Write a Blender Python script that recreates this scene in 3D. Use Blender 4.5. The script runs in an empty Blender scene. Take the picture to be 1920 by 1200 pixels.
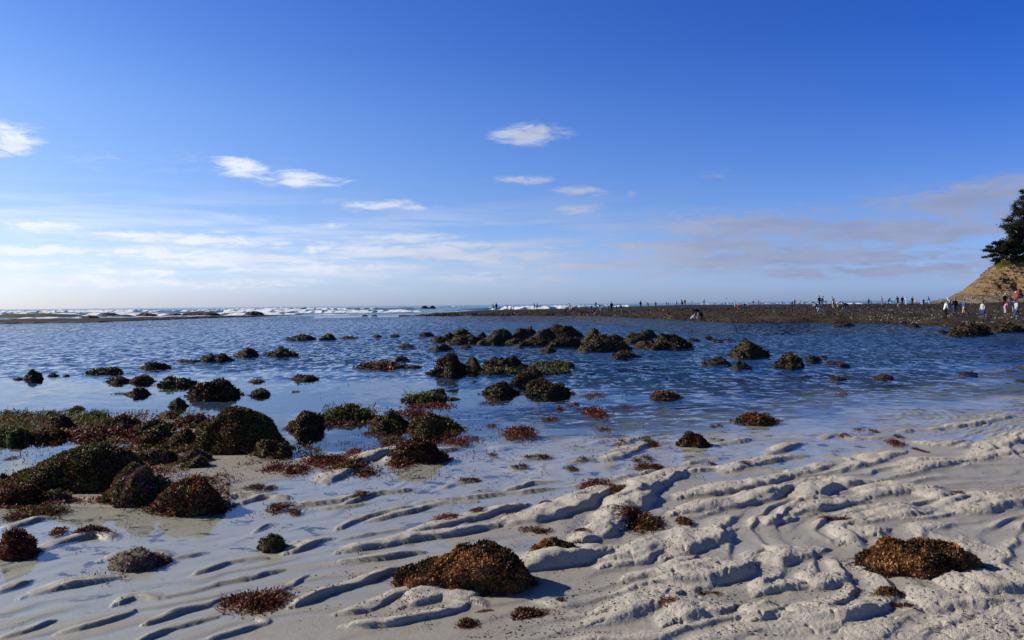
import bpy, math, random
import numpy as np
from mathutils import Matrix, Vector
random.seed(7); RNG = np.random.default_rng(11)
SC = bpy.context.scene
COL = SC.collection
# ---------------------------------------------------------------- camera
F = 1493.0; CAM_H = 2.0
PITCH = math.atan(29.7 / F); ROLL = math.atan(0.0101)
fwd = np.array([0, math.cos(PITCH), -math.sin(PITCH)])
U0 = np.array([0, math.sin(PITCH), math.cos(PITCH)]); R0 = np.array([1.0, 0, 0])
cr, sr = math.cos(ROLL), math.sin(ROLL)
RV = cr * R0 - sr * U0; UV = sr * R0 + cr * U0

def ray(px, py):
    return fwd + (px - 960) / F * RV - (py - 600) / F * UV
def at(px, py, z=0.0):
    """world point at height z seen at photo position px, py"""
    r = ray(px, py)
    t = (z - CAM_H) / min(r[2], -1e-5)
    return r[0] * t, r[1] * t
def hor(px): return 570.3 - (px - 960) * 0.0101

cam = bpy.data.cameras.new('camera'); cam.lens = 36 * F / 1920; cam.sensor_width = 36
cam.clip_start = 0.05; cam.clip_end = 60000
co = bpy.data.objects.new('camera', cam); COL.objects.link(co)
co.matrix_world = Matrix(((RV[0], UV[0], -fwd[0], 0), (RV[1], UV[1], -fwd[1], 0), (RV[2], UV[2], -fwd[2], CAM_H), (0, 0, 0, 1)))
SC.camera = co
# ---------------------------------------------------------------- noise
def _h(ix, iy, iz, s):
    with np.errstate(over='ignore'):
        h = (ix.astype(np.int64) * 374761393 + iy.astype(np.int64) * 668265263 + iz.astype(np.int64) * 1274126177 + s * 974634777) & 0xffffffff
        h = ((h ^ (h >> 13)) * 1274126177) & 0xffffffff
        h = ((h ^ (h >> 16)) * 2246822519) & 0xffffffff
    return (h ^ (h >> 15)) & 0xffff
def n2(x, y, s=0):
    x = np.asarray(x, float); y = np.asarray(y, float)
    ix = np.floor(x); iy = np.floor(y); fx = x - ix; fy = y - iy
    ux = fx * fx * fx * (fx * (fx * 6 - 15) + 10); uy = fy * fy * fy * (fy * (fy * 6 - 15) + 10)
    z = np.zeros_like(ix)
    def g(dx, dy):
        a = _h(ix + dx, iy + dy, z, s) * (2 * math.pi / 65536)
        return np.cos(a) * (fx - dx) + np.sin(a) * (fy - dy)
    return 1.5 * ((g(0, 0) * (1 - ux) + g(1, 0) * ux) * (1 - uy) + (g(0, 1) * (1 - ux) + g(1, 1) * ux) * uy)
def n3(x, y, z, s=0):
    ix = np.floor(x); iy = np.floor(y); iz = np.floor(z)
    fx = x - ix; fy = y - iy; fz = z - iz
    sm = lambda t: t * t * (3 - 2 * t)
    ux, uy, uz = sm(fx), sm(fy), sm(fz)
    v = lambda a, b, c: _h(ix + a, iy + b, iz + c, s) / 32768.0 - 1
    def pl(c): return (v(0, 0, c) * (1 - ux) + v(1, 0, c) * ux) * (1 - uy) + (v(0, 1, c) * (1 - ux) + v(1, 1, c) * ux) * uy
    return pl(0) * (1 - uz) + pl(1) * uz
def fb(x, y, o=4, s=0):
    t = 0; a = 1.0; f = 1.0
    for i in range(o):
        t = t + a * n2(x * f + 17.3 * i, y * f - 9.1 * i, s + i); a *= .5; f *= 2.03
    return t
def sst(a, b, x):
    t = np.clip((x - a) / (b - a), 0, 1); return t * t * (3 - 2 * t)
# ---------------------------------------------------------------- mesh + object helpers
def mesh_np(name, V, Q, smooth=True):
    """V (n,3) floats, Q (m,k) indices, k = 3 or 4"""
    me = bpy.data.meshes.new(name)
    V = np.ascontiguousarray(V, dtype=np.float32); Q = np.ascontiguousarray(Q, dtype=np.int32)
    me.vertices.add(len(V)); me.vertices.foreach_set('co', V.ravel())
    k = Q.shape[1]
    me.loops.add(Q.size); me.loops.foreach_set('vertex_index', Q.ravel())
    me.polygons.add(len(Q))
    me.polygons.foreach_set('loop_start', np.arange(0, Q.size, k, dtype=np.int32))
    me.polygons.foreach_set('loop_total', np.full(len(Q), k, dtype=np.int32))
    me.polygons.foreach_set('use_smooth', np.full(len(Q), smooth))
    me.update(calc_edges=True); me.validate()
    return me
def add(name, me, mat=None, parent=None, loc=None, label=None, cat=None, group=None, kind=None):
    o = bpy.data.objects.new(name, me); COL.objects.link(o)
    if mat is not None and not me.materials: me.materials.append(mat)
    if parent is not None: o.parent = parent
    if loc is not None: o.location = loc
    if label: o['label'] = label
    if cat: o['category'] = cat
    if group: o['group'] = group
    if kind: o['kind'] = kind
    return o
def gridq(nr, nc, wrap=False):
    r = np.arange(nr - 1)[:, None]; c = np.arange(nc if wrap else nc - 1)[None, :]
    c2 = (c + 1) % nc
    a = r * nc + c; b = r * nc + c2; d = (r + 1) * nc + c; e = (r + 1) * nc + c2
    return np.stack([a, b, e, d], -1).reshape(-1, 4)
def set_attr(me, name, arr):
    at_ = me.attributes.new(name, 'FLOAT', 'POINT'); at_.data.foreach_set('value', np.ascontiguousarray(arr, dtype=np.float32).ravel())
# ---------------------------------------------------------------- material helpers
class NT:
    def __init__(s, tree): s.t = tree; s.n = tree.nodes; s.l = tree.links
    def new(s, typ, **kw):
        nd = s.n.new(typ)
        for k, v in kw.items(): setattr(nd, k, v)
        return nd
    def put(s, sock, v):
        if isinstance(v, bpy.types.NodeSocket): s.l.new(v, sock)
        elif v is not None: sock.default_value = v
    def math(s, op, a, b=None, c=None, clamp=False):
        nd = s.new('ShaderNodeMath', operation=op, use_clamp=clamp)
        for i, v in enumerate((a, b, c)): s.put(nd.inputs[i], v)
        return nd.outputs[0]
    def vm(s, op, a, b=None, scale=None):
        nd = s.new('ShaderNodeVectorMath', operation=op)
        s.put(nd.inputs[0], a); s.put(nd.inputs[1], b)
        if scale is not None: s.put(nd.inputs['Scale'], scale)
        return nd.outputs['Value'] if op in ('LENGTH', 'DOT_PRODUCT') else nd.outputs[0]
    def noise(s, vec, scale, detail=3, rough=.5, dist=0):
        nd = s.new('ShaderNodeTexNoise'); s.put(nd.inputs['Vector'], vec)
        s.put(nd.inputs['Scale'], scale); nd.inputs['Detail'].default_value = detail
        nd.inputs['Roughness'].default_value = rough; nd.inputs['Distortion'].default_value = dist
        return nd.outputs[0]
    def mr(s, v, a, b, c=0.0, d=1.0, smooth=True):
        nd = s.new('ShaderNodeMapRange', interpolation_type='SMOOTHSTEP' if smooth else 'LINEAR')
        for i, x in enumerate((v, a, b, c, d)): s.put(nd.inputs[i], x)
        return nd.outputs[0]
    def mix(s, f, a, b):
        nd = s.new('ShaderNodeMix', data_type='RGBA')
        s.put(nd.inputs[0], f); s.put(nd.inputs[6], a); s.put(nd.inputs[7], b)
        return nd.outputs[2]
    def ramp(s, f, stops):
        nd = s.new('ShaderNodeValToRGB'); s.put(nd.inputs[0], f)
        e = nd.color_ramp.elements
        while len(e) < len(stops): e.new(.5)
        for el, (p, c) in zip(e, stops): el.position = p; el.color = (*c, 1)
        return nd.outputs[0]
    def bump(s, h, dist, strength=1.0, normal=None):
        nd = s.new('ShaderNodeBump'); s.put(nd.inputs['Height'], h); s.put(nd.inputs['Distance'], dist)
        s.put(nd.inputs['Strength'], strength)
        if normal is not None: s.put(nd.inputs['Normal'], normal)
        return nd.outputs[0]
    def scalev(s, vec, sx, sy, sz=1):
        return s.vm('MULTIPLY', vec, (sx, sy, sz))
def new_mat(name):
    m = bpy.data.materials.new(name); m.use_nodes = True
    t = NT(m.node_tree); b = m.node_tree.nodes['Principled BSDF']
    return m, t, b
def c4(c): return (c[0], c[1], c[2], 1)

def plain(name, col, rough=.8, spec=.3):
    m, t, b = new_mat(name)
    g = t.new('ShaderNodeNewGeometry')
    n = t.noise(g.outputs['Position'], 9.0, 3)
    cc = t.mix(n, c4([x * .75 for x in col]), c4([min(1, x * 1.25) for x in col]))
    t.put(b.inputs['Base Color'], cc); b.inputs['Roughness'].default_value = rough
    b.inputs['Specular IOR Level'].default_value = spec
    return m

def weed_mat(name, cols, cols2=None, rough=.55, scale=3.0, spec=.22):
    """leafy seaweed: each frond its own tone, two colour families mixed in patches"""
    m, t, b = new_mat(name)
    g = t.new('ShaderNodeNewGeometry')
    n = len(cols)
    a = t.ramp(g.outputs['Random Per Island'], [(i / max(1, n - 1), c) for i, c in enumerate(cols)])
    if cols2:
        n = len(cols2)
        b2 = t.ramp(g.outputs['Random Per Island'], [(i / max(1, n - 1), c) for i, c in enumerate(cols2)])
        nz = t.noise(g.outputs['Position'], scale, 3, .6)
        a = t.mix(t.mr(nz, .46, .56), a, b2)
    t.put(b.inputs['Base Color'], a); b.inputs['Roughness'].default_value = rough
    b.inputs['Specular IOR Level'].default_value = spec
    tr = t.new('ShaderNodeBsdfTranslucent'); t.put(tr.inputs[0], a)
    mx = t.new('ShaderNodeMixShader'); mx.inputs[0].default_value = .22
    t.l.new(b.outputs[0], mx.inputs[1]); t.l.new(tr.outputs[0], mx.inputs[2])
    out = m.node_tree.nodes['Material Output']; t.l.new(mx.outputs[0], out.inputs[0])
    return m
OL = [(.018, .016, .004), (.060, .052, .010), (.120, .100, .020), (.20, .17, .045)]
BR = [(.02, .010, .005), (.06, .030, .008), (.13, .062, .018), (.21, .11, .035)]
RD = [(.025, .006, .004), (.10, .020, .009), (.20, .045, .018), (.32, .12, .07)]
DR = [(.014, .006, .004), (.045, .013, .008), (.10, .028, .012), (.17, .060, .030)]
OG = [(.06, .026, .010), (.20, .085, .028), (.36, .165, .055), (.50, .28, .12)]
GN = [(.018, .028, .005), (.045, .065, .008), (.085, .115, .014), (.14, .16, .03)]
PK = [(.06, .02, .02), (.16, .06, .05), (.27, .13, .11), (.36, .22, .20)]
W = {}
W['olive'] = weed_mat('weed_olive', OL, BR)
W['olive_red'] = weed_mat('weed_olive_red', OL, DR, scale=5)
W['brown'] = weed_mat('weed_brown', BR, OL, scale=2)
W['red'] = weed_mat('weed_red', RD, DR, scale=6, rough=.5, spec=.16)
W['dark_red'] = weed_mat('weed_dark_red', DR, BR, rough=.5, spec=.16)
W['pink_olive'] = weed_mat('weed_pink_olive', OL, PK, scale=7)
W['red_olive'] = weed_mat('weed_red_olive', RD, OL, scale=6)
W['orange'] = weed_mat('weed_orange', OG, [(.012, .010, .005), (.03, .022, .010), (.07, .04, .018), (.16, .085, .035)], scale=3)
W['green'] = weed_mat('weed_green', GN, OL, scale=5)
def rock_mat(name, a, b_, c_):
    m, t, b = new_mat(name)
    g = t.new('ShaderNodeNewGeometry'); P = g.outputs['Position']
    n = t.noise(P, 6, 5, .65); nn = t.noise(P, 38, 4, .6)
    col = t.mix(t.mr(n, .35, .65), c4(a), c4(b_)); col = t.mix(t.mr(nn, .5, .72), col, c4(c_))
    t.put(b.inputs['Base Color'], col); b.inputs['Roughness'].default_value = .75
    b.inputs['Specular IOR Level'].default_value = .25
    t.put(b.inputs['Normal'], t.bump(t.math('ADD', nn, t.math('MULTIPLY', n, 2.0)), .04, .9))
    return m
RK = rock_mat('rock_weedy', (.018, .014, .008), (.05, .038, .018), (.10, .085, .045))
RK2 = rock_mat('rock_sandy', (.03, .02, .012), (.12, .085, .055), (.20, .16, .12))
RKG = rock_mat('rock_grey', (.012, .011, .010), (.034, .030, .027), (.065, .058, .050))
# ---------------------------------------------------------------- sky and sun
SUN_EL = 29.0
SUN_AZ = 74.0        # degrees to the left of the view direction
def sky():
    w = bpy.data.worlds.new('World'); SC.world = w; w.use_nodes = True
    t = NT(w.node_tree); t.n.clear()
    out = t.new('ShaderNodeOutputWorld')
    st = t.new('ShaderNodeTexSky'); st.sky_type = 'NISHITA'; st.sun_disc = False
    st.sun_elevation = math.radians(SUN_EL); st.sun_rotation = math.radians(-SUN_AZ)
    st.altitude = 0; st.air_density = 1.0; st.dust_density = .75; st.ozone_density = 3.0
    tc = t.new('ShaderNodeTexCoord'); D = tc.outputs['Generated']
    sx = t.new('ShaderNodeSeparateXYZ'); t.l.new(D, sx.inputs[0])
    az = t.math('ARCTAN2', sx.outputs[0], sx.outputs[1]); el = t.math('ARCSINE', sx.outputs[2])
    cb = t.new('ShaderNodeCombineXYZ'); t.l.new(az, cb.inputs[0]); t.l.new(el, cb.inputs[1])
    A = cb.outputs[0]
    # tints the sky by height and side; unseen upper sky darkened to deepen shadows
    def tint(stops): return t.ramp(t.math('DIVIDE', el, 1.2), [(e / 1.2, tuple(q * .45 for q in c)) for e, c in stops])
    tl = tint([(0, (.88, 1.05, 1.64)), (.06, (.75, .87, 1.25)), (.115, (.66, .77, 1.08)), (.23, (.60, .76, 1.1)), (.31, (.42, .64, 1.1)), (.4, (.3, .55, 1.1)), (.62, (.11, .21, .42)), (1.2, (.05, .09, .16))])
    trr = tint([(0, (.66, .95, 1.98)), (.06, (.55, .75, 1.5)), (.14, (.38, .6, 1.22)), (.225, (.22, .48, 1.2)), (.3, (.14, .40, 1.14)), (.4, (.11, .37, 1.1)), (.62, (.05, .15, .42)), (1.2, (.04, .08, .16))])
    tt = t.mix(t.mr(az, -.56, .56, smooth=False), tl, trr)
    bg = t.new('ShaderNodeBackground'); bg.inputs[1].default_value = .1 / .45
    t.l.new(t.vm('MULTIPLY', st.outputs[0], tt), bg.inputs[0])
    wn = t.new('ShaderNodeTexNoise'); t.put(wn.inputs['Vector'], t.scalev(A, 9, 30)); wn.inputs['Scale'].default_value = 1.0
    wn.inputs['Detail'].default_value = 5
    AW = t.vm('ADD', A, t.scalev(t.vm('SUBTRACT', wn.outputs['Color'], (.5, .5, .5)), .09, .022, 0))
    acc = None
    CL = [(20, 262, 52, 30, .95), (450, 314, 50, 18, .85), (560, 336, 85, 17, .9), (995, 256, 74, 24, .9), (720, 381, 95, 13, .85),
          (1000, 338, 80, 13, .55), (1095, 358, 80, 14, .7), (1182, 358, 16, 8, .4), (1085, 396, 62, 13, .65), (1360, 328, 58, 11, .35),
          (75, 420, 130, 15, .5), (612, 418, 55, 8, .4), (350, 445, 190, 13, .8), (532, 453, 34, 9, .6), (800, 443, 110, 13, .65),
          (50, 466, 90, 13, .75), (255, 473, 190, 14, .7), (750, 466, 240, 15, .85), (1045, 460, 65, 10, .55), (40, 495, 160, 12, .6),
          (500, 488, 190, 14, .7), (930, 480, 240, 14, .7), (260, 508, 120, 10, .6), (620, 505, 190, 11, .55), (1410, 425, 190, 42, .85),
          (1300, 463, 190, 26, .85), (1570, 478, 320, 28, .75), (1850, 366, 190, 34, .8), (1680, 434, 190, 30, .85), (1850, 405, 190, 24, .6),
          (1250, 496, 320, 18, .7), (1700, 508, 320, 20, .65), (280, 305, 300, 30, .17), (1000, 520, 520, 16, .4), (300, 530, 520, 16, .45)]
    for (px, py, rx, ry, d) in CL:
        r = ray(px, py); r = r / np.linalg.norm(r)
        a0 = math.atan2(r[0], r[1]); e0 = math.asin(r[2])
        v = t.scalev(t.vm('SUBTRACT', AW, (a0, e0, 0)), F / rx / 1.3, F / ry / 1.25, 0)
        f = t.math('MULTIPLY', t.math('SUBTRACT', 1.0, t.vm('LENGTH', v), clamp=True), d * 1.6)
        acc = f if acc is None else t.math('MAXIMUM', acc, f)
    n1 = t.noise(t.scalev(A, 26, 100), 1.0, 9, .66, .9)
    dens = t.math('MULTIPLY', t.mr(t.math('ADD', acc, t.math('MULTIPLY', t.math('SUBTRACT', n1, .5), 3.4)), .08, 1.4), t.math('MINIMUM', t.math('MULTIPLY', acc, 1.6), 1.0))
    # thin veil of streaks low over the sea
    n4 = t.noise(t.scalev(A, 5, 62), 1.0, 5, .6, .3)
    band = t.math('MULTIPLY', t.mr(el, .012, .04), t.mr(el, .155, .06))
    veil = t.math('MULTIPLY', t.math('MULTIPLY', t.mr(n4, .38, .66), band), .68)
    dens = t.math('MINIMUM', t.math('ADD', dens, veil), .93)
    col = t.mix(t.mr(az, -.5, .38), (.80, .84, .93, 1), (.27, .32, .48, 1))
    n5 = t.noise(t.scalev(A, 14, 60), 1.0, 4, .6)
    col = t.mix(t.math('MULTIPLY', t.mr(n5, .4, .7), .35), col, t.vm('MULTIPLY', col, (.62, .66, .76)))
    bc = t.new('ShaderNodeBackground'); t.l.new(col, bc.inputs[0]); bc.inputs[1].default_value = .9
    mx = t.new('ShaderNodeMixShader'); t.l.new(dens, mx.inputs[0])
    t.l.new(bg.outputs[0], mx.inputs[1]); t.l.new(bc.outputs[0], mx.inputs[2]); t.l.new(mx.outputs[0], out.inputs[0])
    s = bpy.data.lights.new('sun', 'SUN'); s.energy = 5.0; s.angle = math.radians(.5); s.color = (1, .91, .78)
    so = bpy.data.objects.new('sun', s); COL.objects.link(so)
    e, a = math.radians(SUN_EL), math.radians(SUN_AZ)
    d = Vector((-math.sin(a) * math.cos(e), math.cos(a) * math.cos(e), math.sin(e)))
    so.rotation_euler = d.to_track_quat('Z', 'Y').to_euler(); so.location = (-20, 5, 30)
sky()
# ---------------------------------------------------------------- sand and pool bed
BASE = [(0,1190,-.004),(300,1190,-.003),(600,1190,.004),(900,1190,.010),(1200,1190,.018),(1500,1190,.026),(1900,1190,.03),
 (0,1080,-.012),(200,1110,-.008),(420,1110,-.005),(600,1080,-.002),(850,1150,.003),(1000,1090,.002),(1150,1100,.006),(1400,1090,.010),(1700,1130,.014),(1900,1050,.014),
 (100,990,-.02),(350,990,-.02),(600,960,-.012),(760,960,-.008),(900,940,-.007),(1000,1000,-.001),(1250,950,.001),(1500,960,.003),(1800,950,.01),
 (0,920,.01),(100,930,.005),(250,900,.01),(400,900,.008),(520,890,.01),(500,930,-.01),(650,900,-.014),(700,900,-.018),(900,880,-.018),(1100,880,-.014),(1300,890,-.004),(1500,880,-.008),(1750,880,.001),(1900,850,.015),
 (0,860,-.14),(100,850,-.14),(200,830,-.08),(300,850,.02),(450,860,0.015),(600,825,-.22),(600,855,-.02),(700,860,.01),(760,840,.01),(900,835,-.05),(1000,812,-.09),(1100,835,-.03),(1100,800,-.10),(1300,840,-.02),(1500,835,-.015),(1700,812,-.012),(1900,795,-.004),
 (60,800,-.01),(200,800,-.01),(330,790,-.02),(420,780,-.1),(600,790,-.3),(700,800,-.22),(820,790,-.17),(900,775,-.22),(1000,785,-.17),(1200,790,-.11),(1200,762,-.2),(1350,770,-.11),(1350,745,-.22),(1500,790,-.05),(1500,765,-.10),(1500,738,-.16),(1620,745,-.10),(1700,770,-.05),(1750,740,-.09),(1920,745,-.03),(1850,715,-.11),
 (0,740,-.4),(500,740,-.4),(1000,740,-.32),(1300,722,-.3),(1450,705,-.33),(1600,712,-.2),(1700,690,-.26),(1900,690,-.17),
 (0,670,-.8),(500,660,-.9),(1000,660,-.9),(1300,670,-.8),(1600,660,-.55),(1900,650,-.4),(0,620,-1.2),(900,610,-1.2),(1800,625,-.7)]
def ucoord(x, y): return x / y * 3.0, np.log(y) * 4.0
_bp = np.array([(*ucoord(*at(a, b)), c) for a, b, c in BASE])
def base_z(x, y):
    y = np.maximum(y, .4); u, v = ucoord(x, y); u = u + .13 * n2(x * .55, y * .3, 301); v = v + .16 * n2(x * .5 + 9, y * .28, 302); shp = np.shape(u); u = np.ravel(u); v = np.ravel(v)
    num = np.zeros_like(u); den = np.zeros_like(u)
    for a, b, c in _bp:
        w = 1.0 / (((u - a) ** 2 + (v - b) ** 2) + .012) ** 2
        num += w * c; den += w
    return (num / den).reshape(shp)
# sand ridges: photo polyline of the crest, width of the gentle upper side, height
RID = [([(52,1118),(110,1104),(170,1092),(212,1084)],.17,.055),([(0,1108),(30,1100),(58,1090)],.14,.04),([(222,1132),(255,1122),(300,1122)],.12,.045),
 ([(368,1075),(430,1056),(497,1046)],.07,.035),([(285,1122),(350,1112),(400,1098),(470,1086),(528,1070)],.06,.035),([(118,1190),(180,1172),(248,1147)],.07,.035),
 ([(270,1172),(330,1155),(380,1138),(425,1122)],.07,.04),([(0,1200),(60,1182),(108,1163)],.08,.035),([(262,1205),(330,1180),(408,1157)],.08,.04),
 ([(390,1205),(450,1188),(502,1170)],.07,.035),([(480,1160),(500,1170)],.05,.03),([(512,1112),(545,1098),(574,1082)],.05,.03),([(556,1138),(610,1118),(690,1092),(750,1070)],.12,.055),
 ([(68,1035),(115,1018),(170,1004),(212,1009)],.14,.06),([(18,990),(60,978),(98,972)],.18,.055),([(470,998),(500,985),(524,981)],.05,.03),
 ([(450,945),(500,932),(545,935)],.12,.05),([(320,1047),(360,1042),(396,1034)],.05,.03),([(200,1050),(250,1040),(310,1048)],.2,.05),
 ([(522,960),(570,948),(640,940),(700,922)],.16,.05),([(600,955),(650,952),(690,945)],.08,.035),([(540,1035),(580,1022),(620,1012)],.16,.05),
 ([(650,1036),(740,1020),(840,1006),(925,990)],.20,.07),([(640,1056),(720,1048),(795,1035)],.10,.045),([(640,1152),(690,1142),(740,1120),(785,1108)],.12,.045),
 ([(772,1135),(830,1120),(882,1132)],.26,.07),([(650,1180),(740,1175),(815,1162),(872,1140)],.14,.05),([(640,990),(690,970),(765,950)],.12,.045),
 ([(640,1015),(700,1002),(760,990)],.06,.035),([(645,948),(700,928),(785,917)],.10,.04),([(815,920),(850,908),(918,898)],.05,.025),([(880,923),(915,917)],.05,.025),([(945,922),(1000,908),(1052,902)],.11,.04),
 ([(780,945),(870,935),(960,927),(1060,915)],.10,.04),([(1060,915),(1140,903),(1200,890),(1230,884)],.12,.045),([(760,1003),(850,985),(930,962),(990,948)],.20,.06),
 ([(690,980),(760,962),(830,945),(890,942)],.12,.045),([(950,985),(1040,972),(1100,952),(1142,918)],.34,.09),([(1090,1022),(1150,1002),(1200,960),(1232,915),(1288,884)],.34,.11),
 ([(1150,1066),(1200,1058),(1262,1030),(1285,1000)],.30,.07),([(1180,1096),(1260,1078),(1300,1050)],.16,.05),([(985,1075),(1040,1062),(1110,1052),(1150,1040)],.36,.11),
 ([(1278,852),(1330,853)],.22,.06),([(1288,872),(1362,858)],.2,.05),([(1286,888),(1362,880)],.16,.05),([(1370,886),(1430,868),(1505,856)],.26,.06),
 ([(1290,935),(1380,922),(1460,905),(1480,895)],.30,.08),([(1280,966),(1380,952),(1440,938),(1510,915)],.30,.08),([(1345,836),(1408,824)],.18,.05),([(1446,852),(1512,832)],.22,.055),
 ([(1546,824),(1566,815),(1590,822)],.16,.05),([(1598,826),(1682,820)],.16,.045),([(1588,884),(1650,866),(1692,852)],.36,.06),([(1490,895),(1560,875),(1605,862)],.24,.055),
 ([(1525,935),(1570,915),(1640,908)],.42,.09),([(1480,968),(1560,955),(1615,945)],.3,.07),([(1640,935),(1700,925),(1770,942)],.4,.07),([(1430,992),(1482,975)],.2,.05),
 ([(1265,1048),(1310,1030),(1368,1002)],.42,.08),([(1412,1052),(1470,1062),(1540,1040)],.34,.06),([(1290,1118),(1350,1092),(1410,1068)],.42,.09),([(1275,1175),(1310,1165),(1358,1150)],.34,.08),
 ([(1515,1108),(1590,1098)],.26,.06),([(1430,1120),(1500,1105)],.2,.05),([(1590,1020),(1660,1000)],.3,.05),([(1610,985),(1740,965)],.4,.06),([(1700,832),(1770,838),(1805,828)],.34,.055),
 ([(1715,885),(1810,868)],.4,.06),([(1800,968),(1900,950),(1960,940)],.5,.07),([(1850,845),(1930,825),(2000,800)],.4,.06),([(1690,810),(1760,806),(1840,795),(1905,778)],.20,.06),
 ([(1880,776),(1925,770)],.2,.05),([(1800,1120),(1900,1112),(1960,1100)],.4,.06),([(1740,1150),(1850,1142)],.35,.05),([(1500,1170),(1600,1165),(1660,1150)],.26,.05),([(1830,865),(1915,852)],.3,.05),
 ([(1420,1170),(1480,1150)],.2,.05),([(1140,1170),(1220,1150),(1270,1110)],.3,.05),([(1060,930),(1110,925)],.1,.03),([(930,840),(975,832)],.3,.06),([(988,862),(1040,856)],.3,.05),
 ([(1060,868),(1115,862)],.06,.03),([(1145,862),(1180,852),(1215,832)],.30,.07),([(1170,830),(1215,812),(1240,806)],.2,.045),([(1100,832),(1160,822)],.16,.04),([(640,880),(700,862),(755,842)],.30,.10),
 ([(740,868),(800,852),(860,842)],.35,.07),([(620,905),(660,880)],.3,.07),([(1225,845),(1262,838)],.14,.035),([(1180,880),(1240,868)],.1,.03),([(395,940),(440,932),(492,930)],.16,.05),([(940,815),(1000,812)],.25,.05),
 ([(560,860),(620,865),(680,868)],.3,.06),([(950,880),(985,884)],.06,.03),([(1810,735),(1920,722)],.2,.03),([(1560,1060),(1620,1072)],.2,.04),([(1000,1130),(1060,1150)],.2,.02)]
_rd = [(np.array([at(*p) for p in pts]), w, h) for pts, w, h in RID]
def terrain(x, y):
    x = np.asarray(x, float); y = np.asarray(y, float)
    shp = x.shape; x = x.ravel(); y = y.ravel()
    z = base_z(x, y)
    near = y < 22
    xx = x[near]; yy = y[near]
    zz = z[near]
    # domain jitter
    jx = .045 * n2(xx * 2.6, yy * 2.6, 3) + .006 * n2(xx * 13, yy * 13, 5)
    jy = .045 * n2(xx * 2.6, yy * 2.6, 4) + .006 * n2(xx * 13, yy * 13, 6)
    qx = xx + jx; qy = yy + jy
    rid = np.zeros_like(xx)
    for P, w, h in _rd:
        m = w * 1.3 + .06
        sel = np.where((qx > P[:, 0].min() - m) & (qx < P[:, 0].max() + m) & (qy > P[:, 1].min() - m) & (qy < P[:, 1].max() + m))[0]
        if len(sel) == 0: continue
        a = qx[sel]; b = qy[sel]
        seg = np.linalg.norm(np.diff(P, axis=0), axis=1); L = seg.sum(); run = 0
        best = np.full(len(sel), 1e9); sd = np.zeros(len(sel)); al = np.zeros(len(sel))
        for i in range(len(P) - 1):
            d = P[i + 1] - P[i]; l = seg[i]; d = d / l
            tt = np.clip((a - P[i, 0]) * d[0] + (b - P[i, 1]) * d[1], 0, l)
            ex = a - P[i, 0] - tt * d[0]; ey = b - P[i, 1] - tt * d[1]
            r = np.hypot(ex, ey); side = ex * (-d[1]) + ey * d[0]
            k = r < best
            best[k] = r[k]; sd[k] = side[k]; al[k] = (run + tt[k]) / L; run += l
        taper = .45 + .55 * np.sin(np.pi * np.clip(al, .0, 1)) ** .5
        wg = 1.3 * w * taper; ws = np.maximum(.035, .24 * w) * (.6 + .4 * taper)
        q = np.where(sd > 0, best / wg, best / ws)
        pr = np.where(sd > 0, np.clip(1 - q, 0, 1) ** .8, 0) 
        pr = np.where(sd > 0, sst(0, 1, np.clip(1.0 - q ** 2.0, 0, 1)), sst(0, 1, 1 - q))
        v = h * .76 * taper * pr * np.clip(.95 + .62 * n2(a * 2.6, b * 2.6, 91) + .28 * n2(a * 7, b * 7, 92), .5, 1.25)
        rid[sel] = np.maximum(rid[sel], v)
    # small procedural ripples on the flats, crests running away to the right
    th = math.radians(38) + .25 * n2(xx * .25, yy * .25, 9)
    ac = -xx * np.sin(th) + yy * np.cos(th); al = xx * np.cos(th) + yy * np.sin(th)
    ph = ac / .27 + .9 * n2(xx * .9, yy * .9, 12) + .25 * n2(xx * 3, yy * 3, 13)
    fr = ph - np.floor(ph); saw = np.where(fr < .22, fr / .22, (1 - fr) / .78)
    saw = sst(0, 1, saw)
    lat = np.clip(.5 + 1.1 * n2(al * 1.3, ac * 2.2, 15), 0, 1)
    right = sst(-1.2, 1.6, xx - (yy - 5) * .12)
    amp = (.010 + .018 * right) * sst(18, 9, yy)
    zz2 = zz + amp * saw * lat
    lump = np.maximum(0, fb(xx * 1.5 + 3, yy * 1.1, 4, 20)) * .022 * right * sst(16, 8, yy)
    zz2 = zz2 + lump
    bed = sst(-.03, -.2, zz)
    zz2 = zz2 + rid * (1 - .5 * bed)
    top = sst(.012, .05, zz2)
    rough = (.0048 * fb(xx * 7, yy * 7, 3, 30) + .0025 * n2(xx * 38, yy * 38, 33) + .0016 * n2(xx * 90, yy * 90, 34)) * (.25 + .75 * top) * (.5 + .8 * right)
    rough = rough + .007 * (1 - np.abs(n2(ac * 8.5 + .8 * n2(xx * 3, yy * 3, 61), al * 2.2, 60)) * 2.2) * top * (.3 + .7 * right) * np.clip(.4 + n2(xx * 1.3, yy * 1.3, 62), 0, 1)
    pits = -np.maximum(0, n2(xx * 16, yy * 16, 36) - .42) * .05 * top * right
    cuts = -np.maximum(0, .05 - np.abs(n2(xx * 2.1 + .3 * n2(xx * 6, yy * 6, 41), yy * 3.4, 40))) * .22 * top * right
    z[near] = zz2 + rough + pits + cuts
    far = ~near
    z[far] += .12 * fb(x[far] * .3, y[far] * .3, 3, 50)
    return z.reshape(shp)
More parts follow.
